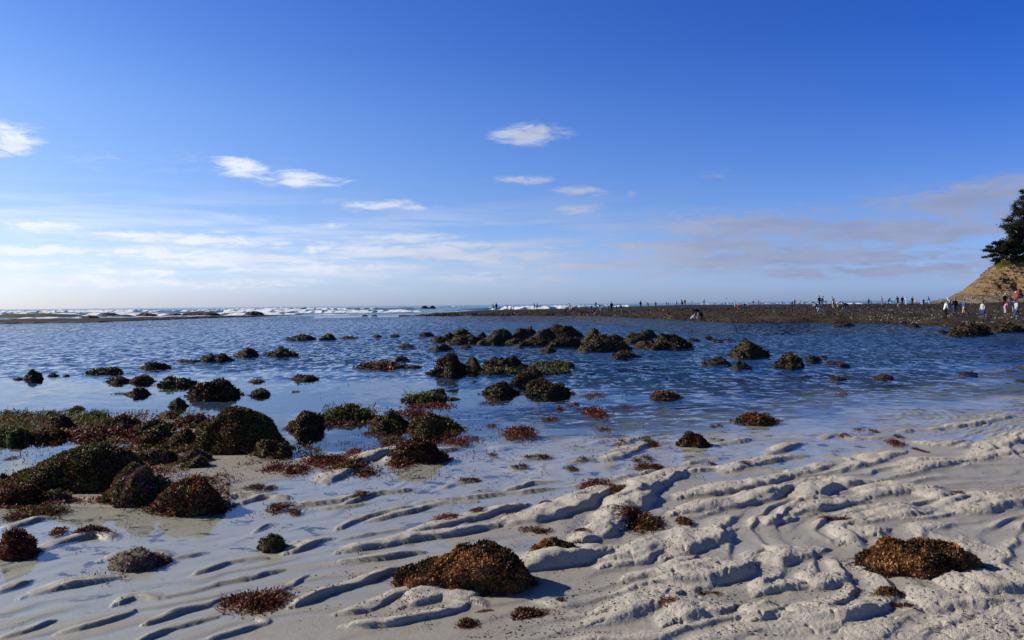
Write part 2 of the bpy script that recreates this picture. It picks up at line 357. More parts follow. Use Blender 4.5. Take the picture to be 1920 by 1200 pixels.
def make_sand():
    d = []; dr = 1250.0
    while dr > 665: d.append(CAM_H * F / dr); dr -= 9
    while dr > 150: d.append(CAM_H * F / dr); dr -= 1.55
    while dr > 15: d.append(CAM_H * F / dr); dr -= 3.5
    d = np.array(d)
    u = np.concatenate([np.linspace(-3, -.78, 60, endpoint=False), np.linspace(-.78, .78, 1150), np.linspace(.78, 3, 61)[1:]])
    X = d[:, None] * u[None, :]; Y = np.repeat(d[:, None], len(u), 1)
    Z = terrain(X, Y)
    V = np.stack([X, Y, Z], -1).reshape(-1, 3)
    me = mesh_np('sand', V, gridq(len(d), len(u)))
    m, t, b = new_mat('sand')
    g = t.new('ShaderNodeNewGeometry'); P = g.outputs['Position']
    s = t.new('ShaderNodeSeparateXYZ'); t.l.new(P, s.inputs[0]); z = s.outputs[2]
    big = t.noise(P, 1.3, 4, .55); mid = t.noise(P, 11, 4, .6); fine = t.noise(P, 240, 2, .7); gr = t.noise(P, 620, 1, .6)
    dry = t.mix(mid, (.56, .515, .43, 1), (.75, .70, .60, 1))
    dry = t.mix(t.mr(fine, .35, .7), t.vm('MULTIPLY', dry, (.72, .72, .74)), dry)
    wet = t.mix(mid, (.27, .252, .208, 1), (.39, .365, .305, 1))
    wet = t.mix(t.math('MULTIPLY', t.mr(z, .002, -.004), t.mr(z, -.12, -.02)), wet, t.vm('MULTIPLY', wet, (1.45, 1.42, 1.38)))
    zz = t.math('ADD', z, t.math('MULTIPLY', t.math('SUBTRACT', mid, .5), .012))
    dryf = t.mr(zz, .016, .044)
    col = t.mix(dryf, wet, dry)
    gran = t.noise(P, 95, 3, .75); col = t.mix(t.mr(gran, .34, .66, .30, 0), col, t.vm('MULTIPLY', col, (.45, .44, .43)))
    # dark grit: little bits of shell and weed
    vo = t.new('ShaderNodeTexVoronoi'); t.l.new(P, vo.inputs['Vector']); vo.inputs['Scale'].default_value = 46
    spot = t.math('MULTIPLY', t.mr(vo.outputs['Distance'], .17, .08), t.mr(big, .46, .62))
    col = t.mix(t.math('MULTIPLY', spot, .85), col, (.035, .027, .022, 1))
    vo2 = t.new('ShaderNodeTexVoronoi'); t.l.new(P, vo2.inputs['Vector']); vo2.inputs['Scale'].default_value = 130
    sp2 = t.math('MULTIPLY', t.mr(vo2.outputs['Distance'], .2, .12), t.mr(mid, .45, .6))
    col = t.mix(t.math('MULTIPLY', sp2, .6), col, (.06, .045, .035, 1))
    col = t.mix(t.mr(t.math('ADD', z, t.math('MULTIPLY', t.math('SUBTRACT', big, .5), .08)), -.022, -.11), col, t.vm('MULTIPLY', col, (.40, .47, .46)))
    # dark scraps of weed settled under the film of water
    sc_ = t.noise(t.scalev(P, 2.6, 3.4), 1.0, 7, .72, .4)
    col = t.mix(t.math('MULTIPLY', t.mr(sc_, .55, .60, 0, .85), t.mr(z, -.003, -.009)), col, (.028, .026, .030, 1))
    # dark weed growing on the deeper bed
    wn = t.noise(t.scalev(P, .55, 1.0), 1.0, 6, .65, .6)
    deep = t.mr(z, -.05, -.6)
    wf = t.mr(t.math('ADD', wn, t.math('MULTIPLY', deep, .9)), .50, .68)
    wf = t.math('MULTIPLY', wf, t.mr(t.math('ADD', z, t.math('MULTIPLY', t.math('SUBTRACT', big, .5), .35)), -.02, -.24))
    col = t.mix(wf, col, t.mix(wn, (.010, .014, .012, 1), (.035, .045, .032, 1)))
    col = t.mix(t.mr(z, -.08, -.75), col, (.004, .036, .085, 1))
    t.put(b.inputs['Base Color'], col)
    t.put(b.inputs['Roughness'], t.mr(dryf, 0, 1, .42, .92)); t.put(b.inputs['Specular IOR Level'], t.mr(dryf, 0, 1, .35, .12))
    hh = t.math('ADD', t.math('MULTIPLY', fine, .5), t.math('ADD', t.math('MULTIPLY', gran, 1.3), t.math('MULTIPLY', t.noise(P, 60, 3, .6), 1.0)))
    hh = t.math('MULTIPLY', hh, t.mr(dryf, 0, 1, .30, 1.0))
    t.put(b.inputs['Normal'], t.bump(hh, .011, 1.0))
    add('sand', me, m, kind='structure')
make_sand()
# ---------------------------------------------------------------- pool water
def make_water():
    V = np.array([(-420, .5, 0), (520, .5, 0), (520, 158, 0), (-420, 158, 0)], float)
    me = mesh_np('water', V, np.array([[0, 1, 2, 3]]), False)
    m, t, b = new_mat('water'); t.n.remove(b)
    g = t.new('ShaderNodeNewGeometry'); P = g.outputs['Position']
    s = t.new('ShaderNodeSeparateXYZ'); t.l.new(P, s.inputs[0]); x, y = s.outputs[0], s.outputs[1]
    # gusts: broad streaks of ruffled and of smooth water
    gust = t.noise(t.scalev(P, .10, .33), 1.0, 4, .6, .4)
    far = t.mr(y, 11, 30)
    lee = t.mr(t.math('ADD', y, t.math('MULTIPLY', x, -.55)), 16, 34)
    sh = t.math('MULTIPLY', t.math('MAXIMUM', t.mr(t.math('ADD', x, t.math('MULTIPLY', y, .10)), -.2, 3.5), t.mr(y, 20, 27)), t.mr(y, 7.5, 15))
    amp = t.math('MULTIPLY', sh, t.math('ADD', t.mr(gust, .38, .56), t.mr(y, 20, 40, .05, .85)), clamp=True)
    amp = t.math('ADD', t.math('MULTIPLY', amp, t.mr(x, -14, 6, .34, 1.2)), t.mr(y, 8, 14, .006, .03))
    def slope(sx_, sy_, det):
        nd = t.new('ShaderNodeTexNoise'); t.put(nd.inputs['Vector'], t.scalev(P, sx_, sy_)); nd.inputs['Scale'].default_value = 1.0
        nd.inputs['Detail'].default_value = det; nd.inputs['Roughness'].default_value = .62; nd.inputs['Distortion'].default_value = .25
        return t.vm('SUBTRACT', nd.outputs['Color'], (.5, .555, .5))
    chop = t.mr(y, 14, 26)
    sl = t.vm('ADD', t.vm('MULTIPLY', slope(2.8, 5.5, 3), (1.0, 1.7, 0)), t.vm('MULTIPLY', slope(.55, .50, 3), (.25, .40, 0)))
    sl = t.vm('ADD', sl, t.vm('SCALE', t.vm('MULTIPLY', slope(4.2, 1.8, 2), (1.3, 3.4, 0)), scale=chop))
    sl = t.vm('SCALE', sl, scale=amp)
    nrm = t.vm('NORMALIZE', t.vm('ADD', (0, 0, 1), sl))
    nrm0 = nrm
    # wavelet faces never mirror what lies under the surface: the reflected ray is kept above the water
    I_ = g.outputs['Incoming']
    Rr = t.vm('SUBTRACT', t.vm('SCALE', nrm, scale=t.math('MULTIPLY', t.vm('DOT_PRODUCT', nrm, I_), 2.0)), I_)
    rs = t.new('ShaderNodeSeparateXYZ'); t.l.new(Rr, rs.inputs[0]); rc = t.new('ShaderNodeCombineXYZ')
    t.l.new(rs.outputs[0], rc.inputs[0]); t.l.new(rs.outputs[1], rc.inputs[1]); t.l.new(t.math('MAXIMUM', t.math('ABSOLUTE', rs.outputs[2]), .055), rc.inputs[2])
    nrm = t.vm('NORMALIZE', t.vm('ADD', rc.outputs[0], I_))
    gl = t.new('ShaderNodeBsdfGlossy'); gl.inputs['Roughness'].default_value = .04; t.put(gl.inputs['Normal'], nrm)
    tr = t.new('ShaderNodeBsdfTransparent'); tr.inputs[0].default_value = (.94, .98, .98, 1)
    cosi = t.math('ABSOLUTE', t.vm('DOT_PRODUCT', g.outputs['Incoming'], nrm0))
    frs = t.math('MULTIPLY_ADD', t.math('POWER', t.math('SUBTRACT', 1.0, cosi, clamp=True), 5.0), .98, .02)
    mx = t.new('ShaderNodeMixShader'); t.l.new(frs, mx.inputs[0]); t.l.new(tr.outputs[0], mx.inputs[1]); t.l.new(gl.outputs[0], mx.inputs[2])
    t.l.new(mx.outputs[0], m.node_tree.nodes['Material Output'].inputs[0])
    add('water', me, m, kind='structure')
make_water()
# ---------------------------------------------------------------- open sea with breakers
def make_sea():
    d = [157.5]
    while d[-1] < 1100: d.append(d[-1] * 1.0062)
    while d[-1] < 30000: d.append(d[-1] * 1.12)
    d = np.array(d)
    u = np.concatenate([np.linspace(-3, -.78, 30, endpoint=False), np.linspace(-.78, .78, 900), np.linspace(.78, 3, 31)[1:]])
    X = d[:, None] * u[None, :]; Y = np.repeat(d[:, None], len(u), 1)
    Z = np.zeros_like(X); foam = np.zeros_like(X)
    onreef = sst(-.13, -.10, X / Y) * sst(275, 262, Y)
    calm = sst(1400, 900, Y) * sst(158, 172, Y) * (1 - onreef)
    for k, (D, A, w) in enumerate([(176,.22,3.5),(196,.5,5),(222,.75,6),(252,1.0,7),(286,1.15,8),(330,1.1,9),(400,.8,11),(560,.8,16),(760,.8,22)]):
        Dk = D * (1 + .05 * n2(X / 70, X * 0 + k * 7.1, 60 + k) + .012 * n2(X / 14, X * 0 + k, 61 + k))
        a = np.clip(.55 + 1.3 * n2(X / (28 + D * .1), X * 0 + k * 3.3, 80 + k), 0, 1)
        t = (Y - Dk) / w
        pr = np.where(t < 0, np.exp(-(t / .55) ** 2), np.exp(-(t / 1.2) ** 2))
        brk = sst(.6, .95, a) * (1 if D < 350 else .55)
        crumble = .25 * fb(X / 1.6, Y / 3, 3, 90 + k)
        Z = Z + A * a * pr * (1 + brk * crumble * (t < .6)) * (1.15 if D > 240 else 1)
        f = brk * np.clip(sst(-1.9, -.2, t) * sst(.9, .1, t) * 1.4 + .7 * sst(-4.5, -1, t) * sst(.3, -.4, t), 0, 1)
        foam = np.maximum(foam, np.clip(f + .9 * fb(X / 3, Y / 7, 3, 100 + k) * (f > .02) - .28, 0, 1))
    Z = Z + .10 * fb(X / 5, Y / 9, 3, 55)
    streak = sst(.35, .8, fb(X / 16, Y / 5, 4, 130)) * sst(420, 240, Y) * .7
    foam = np.maximum(foam, streak)
    Z *= calm; foam *= calm
    me = mesh_np('sea', np.stack([X, Y, Z], -1).reshape(-1, 3), gridq(len(d), len(u)))
    set_attr(me, 'foam', foam)
    m, t, b = new_mat('sea')
    g = t.new('ShaderNodeNewGeometry'); P = g.outputs['Position']
    at_ = t.new('ShaderNodeAttribute', attribute_name='foam'); f = at_.outputs['Fac']
    n = t.noise(t.scalev(P, .8, 1.2), 1.0, 5, .65)
    ff = t.mr(t.math('ADD', f, t.math('MULTIPLY', t.math('SUBTRACT', n, .5), .9)), .38, .62)
    deep = t.mix(t.noise(t.scalev(P, .02, .05), 1.0, 3), (.012, .065, .095, 1), (.03, .14, .15, 1))
    t.put(b.inputs['Base Color'], t.mix(ff, deep, (.74, .77, .80, 1)))
    t.put(b.inputs['Roughness'], t.mr(ff, 0, 1, .12, .9)); b.inputs['IOR'].default_value = 1.33
    w1 = t.noise(t.scalev(P, .5, 1.6), 1.0, 4, .6, .3)
    t.put(b.inputs['Normal'], t.bump(w1, .55, 1.0))
    add('sea', me, m, kind='structure')
make_sea()
# ---------------------------------------------------------------- rocks with seaweed
dk = lambda L, k: [tuple(q * k for q in c) for c in L]
for nm_, a_, b_ in (('olive', OL, BR), ('brown', BR, OL), ('olive_red', OL, DR), ('dark_red', DR, BR)):
    W['wet_' + nm_] = weed_mat('weed_far_' + nm_, dk(a_, .5), dk(b_, .5), scale=1.2)  # darker copies of the weed colours for farther rocks and reef
W['bed'] = weed_mat('weed_bed', RD, OL, scale=2.6)
def frames(N):
    N = N / np.maximum(np.linalg.norm(N, axis=1, keepdims=True), 1e-9)
    a = np.where(np.abs(N[:, 2:3]) < .9, np.array([[0, 0, 1.0]]), np.array([[1.0, 0, 0]]))
    T = np.cross(a, N); T /= np.maximum(np.linalg.norm(T, axis=1, keepdims=True), 1e-9)
    B = np.cross(N, T)
    ang = RNG.uniform(0, 2 * math.pi, (len(N), 1))
    return N, T * np.cos(ang) + B * np.sin(ang), -T * np.sin(ang) + B * np.cos(ang)
def leaves(P, N, size, lean=.8, seg=2, width=.45, up=.0, flat=0.):
    """curled frond strips standing on points P along normals N"""
    n = len(P)
    N = N + RNG.normal(0, lean, N.shape) + np.array([0, 0, up]); N, T, B = frames(N)
    L = size * RNG.uniform(.5, 1.5, (n, 1)); Wd = L * width * RNG.uniform(.6, 1.3, (n, 1))
    curl = RNG.normal(0, .5, (n, 1))
    V = np.zeros((n, (seg + 1) * 2, 3)); C = P.copy(); D = N.copy()
    lie = (RNG.uniform(0, 1, (n, 1)) < flat)
    D = np.where(lie, N * .35 + B, D); D /= np.linalg.norm(D, axis=1, keepdims=True); B = np.where(lie, -N * .6 + B * .2, B)
    for i in range(seg + 1):
        k = 1 - .55 * (i / seg) ** 2 if i else .6
        V[:, 2 * i] = C - T * Wd * k * .5; V[:, 2 * i + 1] = C + T * Wd * k * .5
        D = D + B * curl; D /= np.linalg.norm(D, axis=1, keepdims=True)
        C = C + D * L / seg
    m = (seg + 1) * 2
    q = np.array([[2 * i, 2 * i + 1, 2 * i + 3, 2 * i + 2] for i in range(seg)])
    Q = (np.arange(n)[:, None, None] * m + q[None]).reshape(-1, 4)
    return V.reshape(-1, 3), Q
def rock_shape(w, dp, h, prof, seed, rough=.12, nth=44, nr=13, sink=.12, ex_=None, cuts=0):
    th = np.linspace(0, 2 * math.pi, nth, endpoint=False)
    fr = np.sin(np.linspace(0, 1, nr) * math.pi / 2)
    fr = np.concatenate([fr, [1.03]])
    ex = ex_ or .42 + .33 * abs(math.sin(seed * 5.1)); X = []; prof = np.array(prof, float); pu = np.linspace(-1, 1, len(prof))
    foot = 1 + .26 * n2(np.cos(th) * 1.3 + seed, np.sin(th) * 1.3, 7) + .07 * n2(np.cos(th) * 4, np.sin(th) * 4 + seed, 8)
    for i, f in enumerate(fr):
        ff = min(f, 1.0)
        cx = np.cos(th) * f * foot; cy_ = np.sin(th) * f * foot
        pz = np.interp(np.clip(cx, -1, 1), pu, prof)
        e = 1 - ff ** 2.2
        z = h * pz * e ** ex if i < nr else np.full(nth, -sink)
        X.append(np.stack([cx * w / 2, cy_ * dp / 2, z if i < nr else z], -1))
    V = np.concatenate(X); 
    Nn = V / np.array([w / 2, dp / 2, max(h, .01)]) ** 2; Nn[:, 2] += 1e-4
    Nn /= np.maximum(np.linalg.norm(Nn, axis=1, keepdims=True), 1e-9)
    if cuts:
        rc = np.random.default_rng(int(seed * 10)); sc3 = np.array([w / 2, dp / 2, max(h, .02)]); q = V / sc3
        for c in range(cuts):
            a = rc.uniform(0, 2 * math.pi); zc_ = rc.uniform(.2, .98); n_ = np.array([math.cos(a) * math.sqrt(1 - zc_ ** 2), math.sin(a) * math.sqrt(1 - zc_ ** 2), zc_])
            dd = (q @ n_).max() * rc.uniform(.76, .94); q = q - np.maximum(q @ n_ - dd, 0)[:, None] * n_
        zt = q[:, 2].max(); q[:, 2] = np.where(q[:, 2] > 0, q[:, 2] * V[:, 2].max() / sc3[2] / max(zt, .01), q[:, 2]); V = q * sc3
    s = (w + h) / 2
    q = V / s
    dsp = n3(q[:, 0] * 2.1 + seed, q[:, 1] * 2.1, q[:, 2] * 2.1, 3) * .9 + n3(q[:, 0] * 4.7 + seed, q[:, 1] * 4.7, q[:, 2] * 4.7, 4) * .5 + n3(q[:, 0] * 11 + seed, q[:, 1] * 11, q[:, 2] * 11, 5) * .25 + (np.abs(n3(q[:, 0] * 3.1 + seed, q[:, 1] * 3.1 + 5, q[:, 2] * 3.1, 6)) - .35) * 1.0
    amp = rough * min(h, w * .6)
    V = V + Nn * (dsp * amp)[:, None]
    Q = gridq(len(fr), nth, True)
    return V, Q
def quad_sample(V, Q, n, zmin):
    A, B, C, D = (V[Q[:, i]] for i in range(4))
    nr_ = np.cross(C - A, D - B); ar = np.linalg.norm(nr_, axis=1) / 2
    cen = (A + B + C + D) / 4
    ar = ar * (cen[:, 2] > zmin)
    if ar.sum() <= 0: return None, None
    idx = RNG.choice(len(Q), n, p=ar / ar.sum())
    u = RNG.uniform(0, 1, (n, 1)); v = RNG.uniform(0, 1, (n, 1))
    P = (A[idx] * (1 - u) + B[idx] * u) * (1 - v) + (D[idx] * (1 - u) + C[idx] * u) * v
    N = nr_[idx] / np.maximum(np.linalg.norm(nr_[idx], axis=1, keepdims=True), 1e-9)
    N *= np.sign(np.where((N[:, 2:3] + .3 * 0) < -0.2, -1.0, 1.0))
    return P, N
# x0, x1, waterline y, top y, material, silhouette profile, label [, leaf density]
D_ = None
ROCKS = [
 # far rows of the pool, left
 (532,594,638,624,'olive',[.1,.35,.7,1,.6],'dark dome rock with a long low left tail, leftmost of the far row'),
 (596,634,637,625,'brown',[.4,.8,1,.8,.3],'small brown mound just right of the long-tailed dome rock in the far row'),
 (637,671,635,629,'dark_red',[.5,1,.9,.5],'low flat reddish rock in the far row, third from its left end'),
 (697,716,632,627,'brown',[.4,1,.5],'tiny brown rock alone in open water, fourth from the left of the far row'),
 (730,750,631,626,'brown',[.5,1,.6],'tiny brown rock left of the pointed rock of the far row'),
 (788,813,630,617,'brown',[1,.8,.5,.3],'small wedge rock with its point to the left, left end of the long boulder chain'),
 (744,777,651,643,'olive',[.3,1,.8,.4],'small low olive rock between the far row and the two-headed boulder'),
 (738,768,676,666,'brown',[.5,1,.8,.3],'small brown rock just above the long flat red mat in mid pool'),
 (440,488,669,651,'brown',[.3,.6,.9,1,.5],'brown wedge rock rising to the right, in the second row'),
 (499,563,668,650,'brown',[.2,.5,1,.6,.3,.15],'peaked brown rock with low skirts, right end of the second row'),
 (380,434,678,660,'olive',[1,.95,.7,.85,.8],'blocky olive rock with a dipped flat top in the second row on the left'),
 (332,377,679,670,'brown',[.5,1,.5,.4,.6],'low twin-lump brown rock left of the blocky olive rock'),
 (263,322,692,675,'olive',[.25,.8,1,.9,.5],'olive dome rock with a flat left skirt above the two reddish mounds'),
 (168,236,702,687,'olive',[.7,1,.8,.9,.9],'long flat-topped dark rock on the left, beyond the reddish mounds'),
 (48,82,712,692,'olive',[.5,.9,1,.8],'small cone-shaped dark rock near the left edge of the pool'),
 (26,47,712,708,'red',[.5,1,.7],'thin red weed patch touching the left of the cone-shaped rock'),
 (89,110,706,699,'brown',[.7,1,.6],'little brown rock just right of the cone-shaped rock'),
 (120,130,706,702,'red',[.6,1,.6],'tiny red rock, second to the right of the cone-shaped rock'),
 (200,243,717,705,'red_olive',[.4,.9,1,.5],'reddish mound, left one of the pair below the long flat-topped rock'),
 (246,290,717,700,'red_olive',[.6,.9,1,.7],'reddish mound, right and taller one of the pair below the long flat-topped rock'),
 (297,366,724,705,'olive_red',[.8,1,.8,.6,.3],'dark mound with a red right tail, left of the loaf-shaped red rock'),
 (360,447,744,716,'dark_red',[.9,.95,1,1,.95],'loaf-shaped rock with steep sides and red weed flanks, in calm water above the great dome'),
 (238,285,741,725,'olive',[.8,1,.95,.7],'small round olive rock with floating weed on both sides'),
 (317,356,763,743,'brown',[.4,.8,1,.8,.4],'small round rock alone in calm water left above the great dome'),
 (465,496,717,710,'green',[.6,1,.8],'thin green weed patch, upper of two right of the loaf-shaped rock'),
 (465,509,742,727,'olive',[.5,1,.8,.5],'low olive clump, lower of two right of the loaf-shaped rock'),
 (546,595,713,702,'dark_red',[.6,1,.8,.9,.5],'low dark red clump alone in calm water above the right shoulder of the great dome'),
 (128,158,770,760,'red',[.4,1,.8],'small red clump just beyond the left green weed bed'),
 # weed bed and boulders in the left foreground
 (0,62,828,800,'green',[1,.9,.8,.5],'rounded green and red mound at the left edge, front of the weed bed'),
 (88,136,804,778,'dark_red',[.5,.9,1,.6],'bare-topped dark pointed rock standing in the green weed bed'),
 (36,76,784,773,'olive',[.6,1,.7],'low olive hump in the back of the green weed bed'),
 (84,106,779,770,'brown',[.6,1,.6],'tiny brown hump at the back of the green weed bed'),
 (148,202,787,770,'olive',[.5,1,.9,.5],'smooth dark hump at the right end of the green weed bed'),
 (60,130,824,803,'dark_red',[.6,1,.8,.7],'dark red lump in front of the bare-topped pointed rock'),
 (137,262,824,802,'red',[.5,.8,1,.9,.7,.4],'long mat of bright red weed left of the red cone-shaped rock'),
 (200,266,800,778,'dark_red',[.6,.9,1,.7],'dark red mound behind the long bright red mat'),
 (212,245,808,792,'brown',[.6,1,.7],'small yellowish-brown hump on the bright red mat'),
 (255,322,810,786,'olive',[.6,1,1,.7],'broad olive hump behind the red cone-shaped rock'),
 (262,326,826,800,'green',[.5,.9,1,.8],'green-topped hump touching the right of the red cone-shaped rock'),
 (300,334,782,769,'red_olive',[.5,1,.6],'small reddish hump farthest back in the weed bed'),
 (330,392,798,778,'dark_red',[.4,.8,1,.9],'flat dark red mat against the left foot of the great dome'),
 (247,306,845,808,'dark_red',[.4,.8,1,.6],'red cone-shaped rock between the long boulder and the great dome'),
 (312,372,838,806,'olive',[.5,.9,1,.7],'olive hump just left of the great dome'),
 (360,536,852,753,'olive',[.30,.62,.78,.95,1,.93,.82,.74,.62,.40],'great dome boulder covered in dark olive weed, tallest rock on the left'),
 (362,442,848,792,'olive',[.5,.85,1,.9,.6],'rounded shoulder boulder leaning on the lower left side of the great dome'),
 (474,541,860,824,'brown',[.7,.95,1,.95,.7],'bushy round rock at the lower right foot of the great dome'),
 (537,615,808,770,'olive_red',[.6,.85,1,.9,.7],'rounded dark rock standing in water just right of the great dome'),
 (18,258,924,822,'olive',[.22,.36,.46,.60,.76,.90,1,1,.98,.85],'long whaleback boulder sloping down to the left, largest rock of the left foreground'),
 (64,168,906,868,'olive',[.4,.8,1,.9,.6],'olive lobe on the front of the long whaleback boulder'),
 (20,80,912,880,'brown',[.4,.8,1,.7],'brown lump at the low left end of the long whaleback boulder'),
 (160,236,890,850,'dark_red',[.5,1,.9,.5],'dark reddish lobe on the right front of the long whaleback boulder'),
 (250,336,870,842,'pink_olive',[.5,.9,1,.8,.4],'olive and pink mound in front of the red cone-shaped rock'),
 (284,346,853,830,'olive',[.5,1,.8],'small olive hump above the olive and pink mound'),
 (335,396,868,838,'pink_olive',[.5,.9,1,.7],'greyish pink mound at the front left of the great dome'),
 (345,393,878,854,'brown',[.6,1,.8],'small brown mound below the greyish pink one'),
 (198,316,945,870,'pink_olive',[.55,.75,.9,1,.95,.7],'large mound half olive, half pink weed, right in front of the long whaleback boulder'),
 (286,423,962,894,'red_olive',[.45,.7,.85,.95,1,.9],'large sloping mound of olive weed with a red lower edge, nearest of the left group'),
 (0,88,950,912,'dark_red',[.8,1,.9,.6],'flat heap of dark red weed at the left edge, below the long whaleback boulder'),
 (78,134,945,916,'pink_olive',[.6,1,.7],'small pinkish hump right of the flat dark red heap'),
 (0,16,905,884,'dark_red',[1,.8,.5],'dark red lump cut by the left edge, above the flat dark red heap'),
 (0,66,1046,990,'red',[1,.95,.8,.5],'heap of bright red weed at the left edge, nearest to the viewer'),
 (196,312,1068,1030,'pink_olive',[.4,.8,1,.8,.45],'sand hummock sprinkled with red weed in the wet sand at the left'),
 (487,537,1033,1003,'olive_red',[.5,.9,1,.8],'small domed clump of brown weed on wet sand, right of the red-sprinkled hummock'),
 # centre of the pool
 (670,762,691,676,'red_olive',[.25,.6,.8,1,.7,.5],'long flat red mat in mid pool, left of the two-headed boulder'),
 (762,792,690,684,'red',[.8,1,.5],'thin red tail right of the long flat red mat'),
 (806,872,702,664,'olive_red',[.5,.8,1,1,.85],'left head of the two-headed dark boulder in mid pool'),
 (858,903,699,667,'olive',[.7,1,1,.8],'right head of the two-headed dark boulder in mid pool'),
 (904,982,692,664,'olive_red',[.4,.75,.8,1,.6],'brown boulder with two bumps right of the two-headed boulder'),
 (902,968,701,688,'green',[.6,1,.8,.5],'low green and red weed mat at the foot of the two-bumped boulder'),
 (968,998,690,680,'brown',[.5,1,.5],'small hump right of the two-bumped boulder'),
 (998,1072,686,675,'green',[.3,.5,1,.6],'thin green weed patch, upper of two right of the two-bumped boulder'),
 (1008,1072,700,688,'green',[.5,.9,1,.5],'thin brown and green weed patch, lower of two right of the two-bumped boulder'),
 (958,1018,722,690,'olive',[.6,1,.95,.7],'round dark boulder at the upper left of the stepped trio in mid pool'),
 (990,1046,726,706,'olive',[.6,1,.8,.5],'middle boulder of the stepped trio in mid pool'),
 (1000,1066,742,712,'olive_red',[.6,.95,1,.8,.7],'lowest and rightmost boulder of the stepped trio in mid pool'),
 (903,970,741,717,'olive',[.5,.9,1,.95,.6],'smooth dark dome left of the stepped trio'),
 (757,836,753,737,'green',[.4,.8,1,.8],'flat green mat with a brown hump on it, left of the smooth dark dome'),
 (797,840,746,727,'olive',[.6,1,1,.6],'brown hump sitting on the flat green mat'),
 (836,862,750,744,'dark_red',[1,.7,.3],'thin dark tail at the right of the flat green mat'),
 (1222,1276,748,729,'red_olive',[.5,1,.9,.6,.3],'reddish dome alone at the right of mid pool'),
 (697,762,804,770,'olive',[.8,1,.95,.8],'boxy dark rock, left one of the pair in the near pool'),
 (772,862,810,772,'olive',[.85,1,.95,.8,.55],'long dark rock sloping right, right one of the pair in the near pool'),
 (604,706,786,762,'green',[.5,.8,1,.8,.4],'broad bright green mat behind the boxy dark rock'),
 (735,832,868,814,'dark_red',[.35,.7,.9,1,.9,.5],'high heap of dark red weed on the sand below the pair of dark rocks'),
 (806,849,656,642,'olive',[.5,1,.9,.5],'small dark dome below the left end of the boulder chain'),
 (864,883,652,645,'brown',[.6,1,.6],'tiny rock below the left end of the boulder chain'),
 (807,842,641,628,'dark_red',[.9,1,.8,.5],'dark red rock second from the left end of the boulder chain'),
 (828,856,635,623,'dark_red',[.6,1,.8],'reddish rock behind the second rock of the boulder chain'),
 (846,884,633,615,'olive',[.6,1,.95,.6],'round-topped boulder at the back of the left part of the boulder chain'),
 (843,908,644,622,'olive',[.6,.95,1,.8,.5],'broad olive boulder at the front left of the boulder chain'),
 (908,946,645,612,'olive_red',[.5,.85,1,.8],'steep boulder left of centre in the boulder chain'),
 (896,912,632,621,'brown',[.6,1,.6],'little rock in the gap of the boulder chain left of the steep boulder'),
 (930,968,641,611,'olive',[.8,1,.9,.7],'square-shouldered boulder right of the steep boulder'),
 (945,976,645,628,'dark_red',[.6,1,.8],'reddish boulder at the water in front of the square-shouldered boulder'),
 (957,988,636,611,'olive',[.6,1,.7],'peaked boulder in the middle of the boulder chain'),
 (982,1004,628,608,'olive',[.7,1,.7],'small knob boulder sticking up left of the flat-topped block'),
 (1003,1042,637,611,'brown',[.5,.8,1,.8],'brown boulder between the knob and the flat-topped block'),
 (1034,1086,632,604,'olive',[.85,1,.98,.95,.9],'flat-topped block, highest boulder of the chain'),
 (968,1036,648,630,'olive_red',[.5,.9,1,.7],'low front boulder left below the flat-topped block'),
 (1030,1092,650,624,'olive_red',[.6,1,.9,.7],'front boulder right below the flat-topped block'),
 (1094,1132,642,609,'olive',[.7,1,.8,.5],'tall rounded tooth boulder right of the flat-topped block'),
 (1088,1174,657,625,'olive_red',[.7,.85,1,.9,.7],'large dark boulder with red foot in front of the tooth boulder'),
 (1138,1172,640,622,'olive',[.8,1,.6],'rear boulder right of the tooth boulder'),
 (1172,1222,642,619,'brown',[.5,.9,1,.7],'brown boulder left of the rounded head near the right end of the chain'),
 (1199,1232,632,614,'olive',[.6,1,.7],'rounded head boulder near the right end of the chain'),
 (1212,1290,653,622,'brown',[.6,.9,1,.9,.5],'broad brown boulder at the right end of the boulder chain'),
 (1190,1230,651,637,'brown',[.6,1,.7],'low boulder at the foot of the right end of the chain'),
 (1014,1043,660,650,'olive',[.6,1,.6],'small dark dome in the water below the boulder chain centre'),
 (1144,1198,670,656,'olive_red',[.5,.9,1,.8],'low olive dome in the water below the right part of the boulder chain'),
 # right side of the pool
 (1288,1308,638,633,'dark_red',[.6,1,.6],'tiny red rock, first right of the boulder chain'),
 (1322,1336,634,630,'dark_red',[.6,1,.6],'tiny red rock, second right of the boulder chain and farthest out'),
 (1332,1357,639,634,'dark_red',[.6,1,.8],'flat red rock, third right of the boulder chain'),
 (1360,1378,638,634,'dark_red',[.6,1,.5],'tiny flat red rock, last of those right of the boulder chain'),
 (1362,1440,669,640,'olive',[.25,.5,.9,1,.75,.5],'peaked grey-brown boulder with a low left skirt, right of the boulder chain'),
 (1322,1369,682,667,'olive',[.6,1,.9,.5],'small flat dark rock below the peaked grey-brown boulder'),
 (1371,1409,690,672,'olive',[1,.85,.6,.4],'small dark wedge rock right of the small flat dark rock'),
 (1449,1510,688,651,'olive',[.5,.75,.9,1,.85],'big upright egg-shaped boulder, largest on the right'),
 (1505,1540,677,665,'dark_red',[.8,1,.7],'dark red rock tucked against the right of the egg-shaped boulder'),
 (1538,1551,670,666,'dark_red',[.6,1,.6],'tiny red rock right behind the dark red tucked rock'),
 (1546,1571,680,675,'red',[.5,1,.6],'thin red weed patch right of the egg-shaped boulder'),
 (1566,1590,687,678,'brown',[.4,1,.8],'small brown rock farthest right of the egg-shaped boulder'),
 (1557,1588,712,705,'red',[.5,1,.7],'flat red rock below the egg-shaped boulder'),
 (1640,1674,709,701,'red',[.5,1,.7],'flat red rock alone in the shallows far right'),
